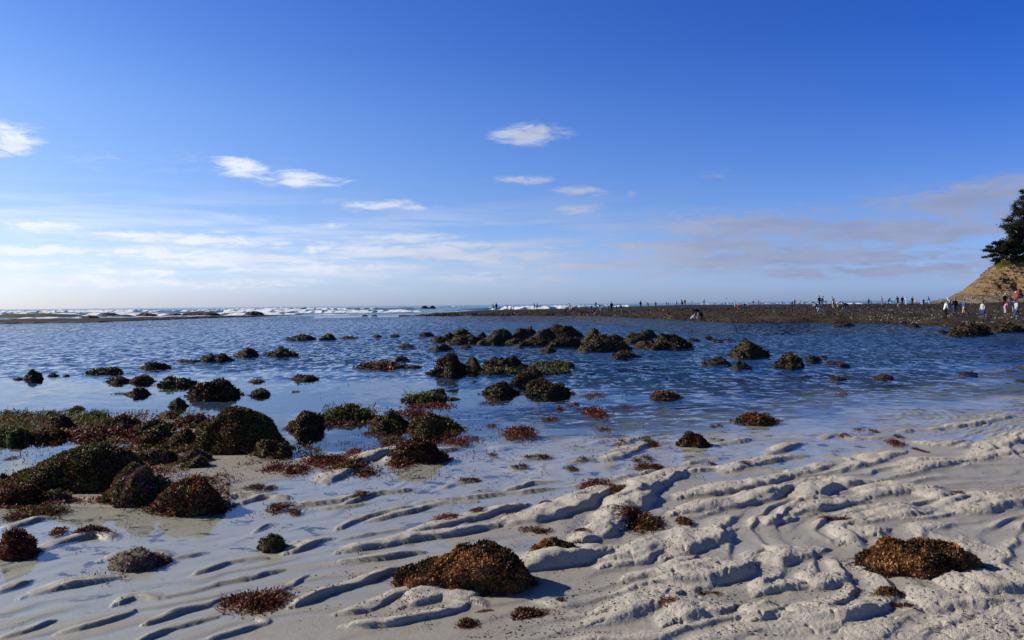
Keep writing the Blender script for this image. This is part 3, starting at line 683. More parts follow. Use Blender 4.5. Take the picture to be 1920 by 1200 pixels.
 (1801,1831,702,695,'dark_red',[.4,1,.5],'small flat dark red rock near the right edge of the shallows'),
 (1380,1457,793,775,'red_olive',[.6,.95,1,.95,.7],'wide low dome of red-brown weed in the clear shallows'),
 (1276,1328,837,808,'dark_red',[.7,1,.7,.3],'pointed lump of dark red weed at the sand edge'),
 (1776,1862,628,602,'olive_red',[.4,.7,1,.9,.6],'large weedy boulder in front of the right reef shore'),
 (1848,1922,622,606,'brown',[.5,.8,1,.9],'long low boulder at the reef shore by the right edge'),
 (1758,1774,623,618,'dark_red',[.6,1,.6],'tiny rock just left of the large weedy shore boulder'),
 (1784,1800,631,626,'dark_red',[.6,1,.6],'tiny rock in the water in front of the large weedy shore boulder'),
 (1700,1726,613,605,'brown',[.5,1,.7],'small rock at the reef shore, between the two larger shore boulders'),
 (1560,1598,611,602,'dark_red',[.4,1,.8],'dark red rock at the reef shore below the crouching beachgoers'),
 # the two weedy rocks nearest the viewer
 (764,990,1114,1010,'orange',[.55,.72,.82,.92,1,.95,.7],'low boulder crusted with rusty orange weed in the centre foreground'),
 (1006,1076,1046,996,'orange',[.5,.8,1,.9],'small knob of rusty weed just right of the orange-crusted boulder'),
 (1600,1832,1082,997,'orange',[.22,.55,.85,1,.92,1,.98,.7],'ragged orange and black weed-covered rock in the right foreground'),
]
def px_rock(x0, x1, yb, yt, mat, prof, label, i):
    ax, ay = at(x0, yb); bx_, by = at(x1, yb); _, dc0 = at((x0 + x1) / 2, yb)
    w = math.hypot(bx_ - ax, 0); 
    _, dt = at((x0 + x1) / 2, yt + .15 * (yb - yt)) if yt > hor(x0) + 16 else (0, dc0 * 1.3)
    dp = min((.62 if mat != 'orange' else .5) * w + .05, max((dt - dc0) * 1.0, .28 * w), 4)
    xc, yc = at((x0 + x1) / 2, yb); yc = yc + dp * .42; xc = xc * yc / dc0
    w = (x1 - x0) / F * yc
    chain = 604 < yb < 660 and 840 < x0 < 1292
    w *= 1.3 if chain else 1.08
    gz = float(terrain([xc], [yc])[0]) if yc < 22 else 0
    b0 = max(gz - .01, 0) if yc < 22 else 0
    h = CAM_H - (yt - hor((x0 + x1) / 2)) * yc / F
    if mat == 'orange': h *= .8
    h = max(h * (.86 if chain else .95) - 1.2 * yc / F, .035 + .0006 * yc)
    pxw = x1 - x0
    big = pxw > 60
    V, Q = rock_shape(w * .97, dp, h, prof, i * 3.7 + (1 if mat != 'orange' else 33), .12 if pxw > 140 and mat == 'olive' else .22 if mat != 'orange' else .24, 60 if big else 30, 16 if big else 9, sink=.12 + (0 if yc > 13 else .1), ex_=.8 if label.startswith('great dome') else .36 if mat == 'orange' or label.startswith('loaf') else None, cuts=0 if mat in ('red', 'green', 'dark_red') and yb > 700 else (0 if pxw > 140 and mat != 'orange' else 9))
    me = mesh_np('rock', V, Q)
    base_m = RKG if mat in ('pink_olive',) and yb > 1000 else RK
    if label.startswith('sand hummock'): base_m = RK2
    o = add('seaweed_rock' if pxw > 22 or yb > 900 else 'pool_rock', me, base_m, loc=(xc, yc, 0), label=label, cat='rock')
    area = pxw * max(yb - yt, 4)
    dens = .8 if yb > 700 else .42
    if mat in ('orange',): dens = .42
    if label.startswith('sand hummock'): dens = .10
    n = int(min(14000, 60 + area * dens))
    ls = max(2.3, min(5, pxw / 15)) * yc / F
    if mat in ('olive', 'brown', 'olive_red', 'pink_olive') and yb < 900: ls *= .85
    if mat == 'orange': ls = .020; n = int(n * 1.7)
    P, N = quad_sample(V, Q, n, -.01 if yc > 13 else -.03)
    if P is None: return
    flat = mat in ('red', 'dark_red', 'red_olive')
    lv, lq = leaves(P - N * ls * .1, N, ls, .38 if mat != 'orange' else .6, 2, .55 if mat != 'orange' else .75, flat=.5 if mat == 'orange' else .97 if mat == 'green' else .8)
    # ragged fringe lying on the water or sand round the foot
    nf = int(n * (.16 if flat else .07))
    if nf > 6 and pxw > 18:
        a = RNG.uniform(0, 2 * math.pi, nf); r = 1 + np.abs(RNG.normal(0, .07, nf)) * (1.6 if flat else 1)
        cl = .5 + .5 * np.sin(a * 3 + i) 
        Pf = np.stack([np.cos(a) * w / 2 * r, np.sin(a) * dp / 2 * r, np.full(nf, .0) + .004], -1)
        if yc < 14: Pf[:, 2] = np.maximum(terrain(Pf[:, 0] + xc, Pf[:, 1] + yc) , 0) + .004
        Nf = np.tile([[0, 0, .5]], (nf, 1))
        v2, q2 = leaves(Pf, Nf, ls * 1.2, .8, 2, .35)
        v2[:, 2] = np.abs(v2[:, 2] - .004) * .5 + .004
        lq = np.concatenate([lq, q2 + len(lv)]); lv = np.concatenate([lv, v2])
    add('seaweed', mesh_np('seaweed', lv, lq, False), W['wet_' + mat] if yb < 755 and 'wet_' + mat in W else W[mat], parent=o)
for i, r in enumerate(ROCKS): px_rock(*r, i)
# ---------------------------------------------------------------- loose clumps of seaweed on sand and water
CLUMPS = [
 (410,520,1146,1100,'red','glossy dark red weed clump with long fronds on the wet sand, lower left'),
 (852,898,908,893,'red','small red weed clump on a thin sand ripple, left of the long ridges'),
 (955,996,883,866,'dark_red','round dark red weed clump in the shallow film, above the long ridges'),
 (914,950,858,848,'red','flat red weed clump in shallow water near the high dark red heap'),
 (980,1032,862,851,'dark_red','dark weed clump draped on the pale sand bump in the centre shallows'),
 (1080,1142,920,897,'red','red and orange weed clump at the top of the broad pale slab'),
 (1132,1184,928,906,'dark_red','dark weed strand between the broad pale slab and the highest ridge'),
 (1160,1258,992,954,'dark_red','long feathery dark red clump at the right foot of the highest ridge'),
 (1272,1318,992,964,'dark_red','feathery dark red tuft with upright fronds, right of the long feathery clump'),
 (1060,1104,882,868,'dark_red','dark tuft beside a sand bump, above the highest ridge'),
 (1085,1100,868,856,'dark_red','little dark tuft above a sand bump in the centre shallows'),
 (1190,1254,886,868,'dark_red','dark strand lying along the top of the highest sand ridge'),
 (1155,1180,836,820,'red','small red clump at the left foot of the pointed sand bump'),
 (1190,1236,838,812,'dark_red','spiky dark red clump behind the pointed sand bump'),
 (1186,1230,866,850,'dark_red','dark clump on the near side of the pointed sand bump'),
 (1102,1146,808,800,'red','thin red clump on a flat sand bar in the centre shallows'),
 (936,1010,820,794,'red','large red weed clump stranded in the shallows below mid pool'),
 (914,945,806,793,'dark_red','dark clump touching the left of the large stranded red one'),
 (940,976,826,813,'red','small red clump on sand just below the large stranded one'),
 (997,1046,792,780,'dark_red','dark red clump in shallow water right above the large stranded one'),
 (900,936,761,750,'red','red clump with a short tail below the smooth dark dome'),
 (1030,1062,770,758,'red','left one of three red clumps in a line at the edge of the deep water'),
 (1066,1094,765,752,'red','middle one of three red clumps in a line at the edge of the deep water'),
 (1095,1156,783,757,'red','largest and rightmost of three red clumps in a line by the deep water'),
 (1094,1138,749,735,'red','red clump with a long twig reaching right, beyond the line of three'),
 (1068,1084,741,732,'dark_red','small dark clump left of the one with a long twig'),
 (1164,1196,767,760,'red','thin red clump at the right of the line of three'),
 (460,526,962,940,'dark_red','dark red clump beside the sand right of the nearest olive mound'),
 (534,574,966,950,'red','small red clump on the end of a sand bank, lower centre left'),
 (446,500,925,905,'dark_red','dark strand on a sand bump right of the nearest olive mound'),
 (480,560,890,868,'red','spread of red weed on sand below the bushy round rock'),
 (560,640,878,852,'red','long spread of red weed on the sandbank right of the bushy round rock'),
 (620,696,890,862,'dark_red','thick dark red weed on the near end of the sandbank'),
 (640,690,858,836,'red','red weed lying on the far slope of the sandbank'),
 (722,800,876,850,'red','bright red fringe at the front of the high dark red heap'),
 (690,742,838,812,'dark_red','dark red weed behind the high dark red heap'),
 (664,708,820,808,'dark_red','dark strand afloat left of the high dark red heap'),
 (828,884,838,816,'red','scattered red tufts right of the high dark red heap'),
 (868,905,826,815,'red','small red clump with a brown knob in the shallows'),
 (800,868,812,798,'dark_red','dark weed fringe in front of the long dark rock'),
 (580,690,800,790,'dark_red','thin line of weed afloat in front of the green mat'),
 (726,800,786,766,'red','red weed spread between the boxy rock and the pool'),
 (755,834,766,754,'red','flat red weed afloat below the flat green mat'),
 (80,130,1004,985,'red','thin red sprigs in the film of water at the left'),
 (122,198,1006,989,'dark_red','dark red weed draped on the crest of the left sand ridge'),
 (0,70,975,955,'dark_red','flat dark weed along the sand edge at the left border'),
 (20,100,965,942,'brown','brown weed spread under the flat dark red heap'),
 (650,692,938,922,'red','small red strand on the left end of a sand ridge in the centre'),
 (810,862,984,960,'red','bright red weed lying in a hollow of the central ridge'),
 (880,928,968,950,'brown','rusty brown weed knob on the central ridge'),
 (1000,1040,956,946,'dark_red','short dark strand on the broad pale slab'),
 (970,992,968,958,'dark_red','tiny dark strand left on the broad pale slab'),
 (980,1030,1000,985,'dark_red','dark tuft in the hollow above the orange-crusted boulder'),
 (1064,1098,1010,998,'red','thin purple red strand at the right tip of the small rusty knob'),
 (846,896,1180,1156,'dark_red','dark red clump on wet sand at the bottom centre'),
 (890,925,1150,1142,'brown','thin brown strand above the bottom centre clump'),
 (954,1020,1162,1138,'dark_red','purple black weed lying in the shadowed water at bottom centre'),
 (1046,1074,1140,1122,'dark_red','small purple tuft in the shadowed water right of bottom centre'),
 (1236,1270,1158,1134,'red','small brownish red tuft on sand right of bottom centre'),
 (1650,1702,1128,1104,'dark_red','upper dark red tuft below the ragged orange and black rock'),
 (1680,1722,1150,1132,'dark_red','lower dark red tuft below the ragged orange and black rock'),
 (1545,1600,982,970,'dark_red','thin dark red strand in a hollow between two right-hand sand slabs'),
 (1790,1822,936,924,'dark_red','small dark tuft on the right-hand sand near the curved runnel'),
 (1308,1350,1126,1114,'brown','rusty strand on the slab edge at the lower right of centre'),
 (1326,1352,874,864,'red','tiny red tuft on a round sand bump right of centre'),
 (1380,1412,880,870,'dark_red','dark red tuft in the dimple of a sand bump right of centre'),
 (1336,1362,804,793,'dark_red','pair of dark knobs in the clear shallows above the pointed lump'),
 (1334,1362,828,820,'dark_red','flat dark weed right of the pointed lump'),
 (1618,1656,812,800,'dark_red','dark clump on the water edge behind the right sand bars'),
 (1574,1612,822,814,'red','red strand along the thin curved sand bar'),
 (1672,1720,838,820,'red','red clump on the left part of the double-topped sand hummock'),
 (1712,1745,850,836,'dark_red','dark red clump on the front of the double-topped sand hummock'),
 (1690,1712,824,812,'dark_red','dark tuft at the back of the double-topped sand hummock'),
 (1570,1600,742,736,'red','small floating red patch in the right shallows'),
 (0,38,862,852,'dark_red','dark starfish-shaped weed sprig in the still pool at the left edge'),
 (200,236,741,736,'green','thin floating green weed left of the small round olive rock'),
 (286,320,734,730,'green','thin floating green weed right of the small round olive rock'),
 (540,562,736,732,'olive','thin floating olive weed in calm water above the great dome'),
]
def px_clump(x0, x1, yb, yt, mat, label, i):
    yc_px = (yb * .6 + yt * .4)
    xa, ya = at(x0, yb); xb, y2 = at(x1, yb); _, yk = at((x0 + x1) / 2, yt + .35 * (yb - yt))
    w = abs(xb - xa); dp = max(yk - ya, .25 * w)
    xc = (xa + xb) / 2; yc = ya + dp / 2
    area = (x1 - x0) * (yb - yt)
    n = int(min(3500, 40 + area * .55))
    ls = max(3.2, min(7, (x1 - x0) / 12)) * yc / F; n = int(n * 1.3)
    # several tufts on an uneven line
    k = max(2, int((x1 - x0) / 16)); tx = RNG.uniform(-.38, .38, k); ty = RNG.uniform(-.4, .4, k); tr = RNG.uniform(.14, .26, k)
    pick = RNG.integers(0, k, n)
    rx = (tx[pick] + RNG.normal(0, 1, n) * tr[pick] * .7) * w; ry = (ty[pick] + RNG.normal(0, 1, n) * tr[pick] * 1.1) * dp
    gz = np.maximum(terrain(rx + xc, ry + yc), 0)
    g0 = float(np.median(gz))
    hump = np.exp(-(rx / w * 2.6) ** 2 - (ry / dp * 2.2) ** 2)
    hp = max(0, (yb - yt) * .45 * yc / F) * .9
    P = np.stack([rx, ry, gz - g0 + hump * hp * RNG.uniform(0, 1, n)], -1)
    N = np.stack([rx / w * 2, ry / dp * 2, np.full(n, .7)], -1)
    v, q = leaves(P, N, ls, .6, 3, .3 if ls > .02 else .4, flat=.72)
    v[:, 2] *= .75
    gm = np.maximum(terrain(v[:, 0] + xc, v[:, 1] + yc), 0) - g0 + .002
    v[:, 2] = np.maximum(v[:, 2], gm)
    add('seaweed_clump', mesh_np('seaweed_clump', v, q, False), W[mat], loc=(xc, yc, g0), label=label, cat='seaweed')
for i, r in enumerate(CLUMPS): px_clump(*r, i)
# uncountable weed litter and grit
def litter():
    reg = [(0,420,800,960,2600,'m'),(0,320,770,820,1500,'m'),(420,900,830,900,1100,'m'),(700,900,770,860,700,'m'),(250,700,900,1000,420,'s'),(900,1300,790,1000,1100,'s'),
           (0,300,960,1200,260,'s'),(1100,1920,800,1200,650,'s'),(640,1300,900,1200,650,'s'),(880,1300,740,850,700,'s'),(560,900,760,900,900,'s'),(600,1100,690,800,160,'s')]
    Vs = []; Qs = []; off = 0
    for x0, x1, y0, y1, n, kd in reg:
        k = max(4, n // 14); cx = RNG.uniform(x0, x1, k); cyy = RNG.uniform(y0, y1, k)
        pk = RNG.integers(0, k, n)
        X = cx[pk] + RNG.normal(0, 15 if kd == 'm' else 9, n); Y = np.clip(cyy[pk] + RNG.normal(0, 4, n), y0, 1195)
        pts = np.array([at(a, b) for a, b in zip(X, Y)])
        z = np.maximum(terrain(pts[:, 0], pts[:, 1]), 0) + .003
        P = np.stack([pts[:, 0], pts[:, 1], z], -1)
        sz = (5.0 if kd == 'm' else 3.6) * np.sqrt(pts[:, 1] * 6)[:, None] / F
        v, q = leaves(P, np.tile([[0, 0, .8]], (n, 1)), sz, .8, 2, .4)
        gz = np.maximum(terrain(v[:, 0], v[:, 1]), 0) + .001; v[:, 2] = np.maximum(v[:, 2], gz)
        Vs.append(v); Qs.append(q + off); off += len(v)
    add('seaweed_litter', mesh_np('seaweed_litter', np.concatenate(Vs), np.concatenate(Qs), False), W['red'], kind='stuff', label='scattered scraps of red weed over sand and shallows')
    # dark flat weed bed among the left rocks
    reg = [(0,430,850,958,15000),(0,210,778,822,3600),(200,430,778,860,6500),(430,600,840,880,900)]
    Vs = []; Qs = []; off = 0
    for x0, x1, y0, y1, n in reg:
        X = RNG.uniform(x0, x1, n); Y = RNG.uniform(y0, y1, n)
        pts = np.array([at(a, b) for a, b in zip(X, Y)])
        keep = (n2(pts[:, 0] * 1.2, pts[:, 1] * 1.2, 70) > -.30); 
        # keep the still pool at the far left free
        keep &= ~((X < 190) & (Y > 826) & (Y < 905) & (Y < 905 - .1 * X)) & ~((Y > 945) & (X > 120))
        pts = pts[keep]; n = len(pts)
        z = np.maximum(terrain(pts[:, 0], pts[:, 1]), 0) + .004
        P = np.stack([pts[:, 0], pts[:, 1], z + np.maximum(0, fb(pts[:, 0] * 2.2, pts[:, 1] * 2.2, 3, 71)) * .12 + RNG.uniform(0, .015, n)], -1)
        v, q = leaves(P, np.tile([[0, 0, .7]], (n, 1)), (4.4 * pts[:, 1] / F)[:, None], .6, 2, .45, flat=.6)
        gz = np.maximum(terrain(v[:, 0], v[:, 1]), 0) + .002; v[:, 2] = np.maximum(v[:, 2], gz)
        Vs.append(v); Qs.append(q + off); off += len(v)
    add('seaweed_bed', mesh_np('seaweed_bed', np.concatenate(Vs), np.concatenate(Qs), False), W['bed'], kind='stuff', label='low carpet of dark red weed between the left rocks')
    # green sea grass
    Vs = []; Qs = []; off = 0
    for x0, x1, y0, y1, n in [(0,200,776,800,2600),(0,60,800,826,900),(262,322,798,812,260),(560,610,850,858,100),(605,705,764,786,500),(757,830,738,752,260),(330,385,774,782,120),(900,1000,690,700,240),(990,1066,680,700,200),(80,130,955,962,80)]:
        pts = np.array([at(a, b) for a, b in zip(RNG.uniform(x0, x1, n), RNG.uniform(y0, y1, n))])
        P = np.stack([pts[:, 0], pts[:, 1], RNG.uniform(.0, .06, n)], -1)
        v, q = leaves(P, np.tile([[.5, 0, .35]], (n, 1)), (8 * pts[:, 1] / F)[:, None], .35, 3, .13, flat=.6)
        v[:, 2] = np.maximum(v[:, 2], .004)
        Vs.append(v); Qs.append(q + off); off += len(v)
    add('sea_grass', mesh_np('sea_grass', np.concatenate(Vs), np.concatenate(Qs), False), W['green'], kind='stuff', label='bright green sea grass lying in the pools')
    # shell grit: small dark chips on the drier sand
    n = 9500
    X = RNG.uniform(560, 1990, n); Y = 1200 - 380 * RNG.uniform(0, 1, n) ** 1.3
    pts = np.array([at(a, b) for a, b in zip(X, Y)])
    keep = n2(pts[:, 0] * 1.4, pts[:, 1] * 1.4, 77) > -.1; pts = pts[keep]; n = len(pts)
    z = terrain(pts[:, 0], pts[:, 1]); pts = pts[z > .002]; z = z[z > .002]; n = len(pts)
    r = np.abs(RNG.normal(0, .0034, n)) + .0018
    tet = np.array([[1, 0, .1], [-.3, .9, 0], [-.6, -.7, .15], [0, 0, .8]]); tri = np.array([[0, 1, 3], [1, 2, 3], [2, 0, 3]])
    a = RNG.uniform(0, 6.28, n); c, s_ = np.cos(a), np.sin(a)
    T = tet[None] * r[:, None, None] * np.stack([RNG.uniform(.8, 2.2, n), np.ones(n), np.ones(n)], -1)[:, None]
    V = np.stack([T[..., 0] * c[:, None] - T[..., 1] * s_[:, None], T[..., 0] * s_[:, None] + T[..., 1] * c[:, None], T[..., 2]], -1)
    V += np.stack([pts[:, 0], pts[:, 1], z], -1)[:, None]
    Q = (np.arange(n)[:, None, None] * 4 + tri[None]).reshape(-1, 3)
    add('shell_grit', mesh_np('shell_grit', V.reshape(-1, 3), Q, False), plain('shell_grit', (.03, .024, .022)), kind='stuff', label='small dark shell chips strewn over the sand')
litter()
# ---------------------------------------------------------------- reef flat on the right
def pl(px, tab): return np.interp(px, [a for a, b in tab], [b for a, b in tab])
NE = [(760,593.5),(800,592.6),(880,592.2),(960,591.8),(1080,592),(1130,593.5),(1200,597),(1300,602),(1370,605.5),(1450,605.5),(1520,605),(1600,606.5),(1700,609),(1800,614),(1920,619),(2100,630),(2600,660)]
def dn_of(px): return CAM_H * F / (pl(px, NE) - hor(px))
FE = [(760,150),(800,158),(900,195),(1000,215),(1120,232),(1300,262),(1450,262),(1600,245),(1750,235),(2600,235)]
def df_of(px): return pl(px, FE)
RH = [(1906,123,1.40),(1906,75,.22),(1790,88,.42),(1843,81,.08),(1692,150,1.05),(1742,182,1.0),(1653,154,.98),(1536,123,.95),(1563,118,.82),(1378,190,.62),(1280,134,.72),(1308,79,.32),
      (1201,180,.80),(1146,140,.42),(1002,212,.58),(931,190,.60),(1284,240,1.15),(1440,255,1.05),(1600,235,.98),(1815,215,.95),(1450,90,.42),(1600,75,.35),(1700,70,.3),(1120,225,.85),(1300,190,.98),(1500,190,1.02),(870,170,.35),(1800,150,1.1),(2100,100,1.0),(2400,100,1.4),(1440,64,.2)]
def reef_z(px, d):
    px = np.asarray(px, float); d = np.asarray(d, float)
    num = 0; den = 0
    for a, b, c in RH:
        w = 1 / (((px - a) / 160) ** 2 + ((np.log(d) - math.log(b)) * 3.2) ** 2 + .02) ** 1.6
        num = num + w * c; den = den + w
    h = num / den
    dn = dn_of(px); df = df_of(px)
    e = sst(0, 1, (d - dn) / np.where(px > 1250, 7.0, 16.0))
    h = h * e ** .9
    h = np.where(d > df - 8, h * sst(df + 1, df - 8, d) - .5 * sst(df - 4, df + 3, d), h)
    h = np.where(d < dn + .5, h - 1.6 * np.clip(dn + .2 - d, 0, 2), h)
    return h * sst(745, 800, px)
def reef_rough(x, y, d, dn):
    r = .20 * fb(x / 3.2, y / 6.5, 4, 201) + .15 * np.maximum(0, fb(x / 1.3, y / 1.8, 3, 205))
    lump = .5 * np.maximum(0, n2(x / 5, y / 7, 210)) ** 1
    near = np.exp(-np.clip(d - dn, 0, 99) / 28)
    return (r + lump) * (.22 + .78 * near) * sst(-1.0, 2.0, d - dn + 1.2 * n2(x / 2.5, y / 3, 215))
def make_reef():
    px = np.arange(748, 2640, 3.2); nr = 190
    u = (px - 960) / F
    tt = np.linspace(0, 1, nr) ** 1.5
    dn = dn_of(px) - 1.6 - .9 * np.abs(n2(px / 30, px * 0, 220)) ; df = df_of(px) + 6
    D = dn[None] + (df - dn)[None] * tt[:, None]
    PX = np.repeat(px[None], nr, 0); X = D * u[None]; Y = D
    Z = reef_z(PX, D) + reef_rough(X, Y, D, dn_of(PX))
    me = mesh_np('reef_flat', np.stack([X, Y, Z], -1).reshape(-1, 3), gridq(nr, len(px)))
    add('reef_flat', me, reef_mat('reef', (.016, .011, .006), (.045, .035, .014), (.09, .075, .034), (.036, .013, .007)), kind='structure')
def reef_mat(name, a, b_, c_, red):
    m, t, b = new_mat(name)
    g = t.new('ShaderNodeNewGeometry'); P = g.outputs['Position']; s = t.new('ShaderNodeSeparateXYZ'); t.l.new(P, s.inputs[0])
    n = t.noise(t.scalev(P, .9, .5), 1.0, 5, .7); nn = t.noise(P, 5.5, 4, .65); nb = t.noise(t.scalev(P, .12, .06), 1.0, 3)
    col = t.mix(t.mr(n, .38, .62), c4(a), c4(b_)); col = t.mix(t.mr(nn, .54, .72), col, c4(c_))
    col = t.mix(t.mr(s.outputs[2], .16, .02), col, t.mix(nn, c4(red), c4([q * .4 for q in red])))
    col = t.mix(t.mr(s.outputs[2], -.01, -.06), col, (.004, .018, .036, 1))
    far = t.mr(t.math('ADD', s.outputs[1], t.math('MULTIPLY', nb, 30)), 118, 132)
    col = t.mix(far, col, t.mix(n, (.014, .009, .007, 1), (.036, .024, .017, 1)))
    t.put(b.inputs['Base Color'], col); b.inputs['Roughness'].default_value = .8; b.inputs['Specular IOR Level'].default_value = .2
    t.put(b.inputs['Normal'], t.bump(t.math('ADD', nn, n), .25, .8))
    return m
make_reef()
def reef_cover():
    n = 16000
    px = RNG.uniform(800, 1990, n); k = RNG.uniform(0, 1, n) ** 2.2
    dn = dn_of(px); d = dn - .3 + k * (np.minimum(df_of(px), 150) - dn)
    x = d * (px - 960) / F
    z = reef_z(px, d) + reef_rough(x, d, d, dn)
    P = np.stack([x, d, z - .02], -1); ok = (z > .0) & (n2(x / 4, d / 5, 230) > -.3)
    P = P[ok]; d = d[ok]
    v, q = leaves(P, np.tile([[0, 0, 1.0]], (len(P), 1)), (2.6 * d / F)[:, None], .6, 2, .7, flat=.7)
    v[:, 2] = np.maximum(v[:, 2], .01)
    add('reef_seaweed', mesh_np('reef_seaweed', v, q, False), W['wet_olive'], kind='stuff', label='brown seaweed matting the reef flat')
    # pale mussel shells and stones
    n = 1300
    px = RNG.uniform(1500, 1990, n); d = dn_of(px) + 3 + RNG.uniform(0, 1, n) ** 1.5 * 45; x = d * (px - 960) / F
    ok = (n2(x / 5, d / 6, 240) > -.1) & (RNG.uniform(0, 1, n) < sst(1450, 1720, px)); px, d, x = px[ok], d[ok], x[ok]; n = len(px)
    z = reef_z(px, d) + reef_rough(x, d, d, dn_of(px))
    tet = np.array([[1, 0, -.1], [-.5, .8, 0], [-.6, -.7, 0], [0, 0, .7]]); tri = np.array([[0, 1, 3], [1, 2, 3], [2, 0, 3]])
    T = tet[None] * (RNG.uniform(.04, .13, (n, 1, 1)))
    a = RNG.uniform(0, 6.3, n)[:, None]; V = np.stack([T[..., 0] * np.cos(a) - T[..., 1] * np.sin(a), T[..., 0] * np.sin(a) + T[..., 1] * np.cos(a), T[..., 2]], -1)
    V += np.stack([x, d, z + .03], -1)[:, None]
    Q = (np.arange(n)[:, None, None] * 4 + tri[None]).reshape(-1, 3)
    add('reef_stones', mesh_np('reef_stones', V.reshape(-1, 3), Q, False), plain('pale_stone', (.20, .185, .15)), kind='stuff', label='small pale stones and shells on the right part of the reef')
reef_cover()
# ---------------------------------------------------------------- reef strip on the left and rocks in the surf
def left_reef():
    NL = [(-700,618),(0,608.5),(150,606.5),(300,600.5),(380,597),(450,595),(520,592.6),(585,590.6)]
    TL = [(-700,606),(0,599.5),(60,597.5),(130,597.5),(230,595.5),(350,593),(450,591.4),(585,589.6)]
    px = np.arange(-700, 590, 3.2); nr = 60; u = (px - 960) / F
    dn = CAM_H * F / (pl(px, NL) - hor(px)); hh = pl(px, [(-700,.45),(0,.38),(300,.34),(450,.24),(585,.10)])
    df = (CAM_H - hh) * F / (pl(px, TL) - hor(px))
    df = np.maximum(df, dn + 5)
    tt = np.linspace(-.03, 1.06, nr)
    D = dn[None] + (df - dn)[None] * tt[:, None] + 1.2 * n2(px / 25, px * 0, 300)[None]
    T = np.repeat(tt[:, None], len(px), 1)
    X = D * u[None]
    e = sst(-.02, .22, T) * sst(1.05, .96, T) * sst(586, 560, px)[None]
    Z = hh[None] * (.35 + .65 * T) * e + e * (.10 * fb(X / 2.5, D / 5, 4, 310) + .12 * np.maximum(0, fb(X / 5, D / 8, 2, 315))) - 1.2 * (1 - e) * (T < .5) - .12 * (1 - e)
    me = mesh_np('reef_strip', np.stack([X, D, Z], -1).reshape(-1, 3), gridq(nr, len(px)))
    add('reef_strip', me, reef_mat('reef_left', (.035, .020, .014), (.09, .06, .035), (.17, .13, .08), (.10, .028, .016)), kind='structure')
left_reef()
SURF = [(-60,172,596,587,[.6,.8,.9,1,1,.95,.8,.5],'long dark ledge behind the left reef strip, at the left edge of the view'),
 (178,230,593.5,586,[.5,.9,1,1,.9],'flat-topped dark ledge behind the left reef strip, second from the left'),
 (150,186,596,591,[.5,1,.7],'small dark rock in the gap between the two left ledges'),
 (215,252,594,589.8,[.6,1,.8],'low black rock at the foot of the flat-topped ledges'),
 (253,298,593,586,[.9,1,.95,.8],'boxy dark ledge behind the left reef strip, third from the left'),
 (303,345,592.5,586,[.3,.6,.9,1],'left low end of the long stepped surf ledge'),
 (335,412,592,583,[.5,.8,.85,.9,1,.9],'long stepped ledge in the surf with a jagged top'),
 (456,494,591,582.3,[.35,.9,1,1,.9],'squat black block in the surf left of the horizon gap'),
 (560,582,583,581,[.6,1,.8],'thin dark rock barely above the surf'),
 (605,626,583.5,579,[.5,1,.9,.6],'small dark rock left end of the middle surf ledge'),
 (633,645,583.2,581,[.6,1,.6],'tiny dark rock touching the middle surf ledge'),
 (652,720,582.4,578,[.3,.8,1,.9,.9],'left half of the long low ledge in the middle surf'),
 (712,790,580.8,576.5,[.8,1,.8,.9,.8,.6],'right half of the long low ledge in the middle surf'),
 (788,808,578.6,571.2,[1,.85,.5,.35],'pointed black rock rising in the surf right of the middle ledge'),
 (804,818,576.5,572.8,[.6,1,.5],'small black rock just right of the pointed surf rock'),
 (678,690,592.6,590,[.6,1,.8],'tiny dark rock left in the calm water gap before the surf'),
 (696,708,592.2,590,[.5,1,.6],'tiny dark rock right in the calm water gap before the surf'),
 (778,788,592.2,590.2,[.6,1,.7],'tiny rock off the left tip of the right reef'),
 (938,960,576.2,574.6,[.6,1,.7],'dark rock in the surf behind the left tip of the right reef')]
for i, (x0, x1, yb, yt, prof, lab) in enumerate(SURF):
    xm = (x0 + x1) / 2
    _, d = at(xm, yb); d = min(d, 400)
    w = (x1 - x0) / F * d; dp = min(w * .5, 8); yc = d + dp * .4
    h = max(CAM_H - (yt - hor(xm)) * yc / F, .25)
    V, Q = rock_shape(w, dp, h, prof, 500 + i * 2.3, .16, 44, 12, .5)
    add('surf_rock', mesh_np('surf_rock', V, Q, False), RKG, loc=((xm - 960) / F * yc, yc, 0), label=lab, cat='rock')
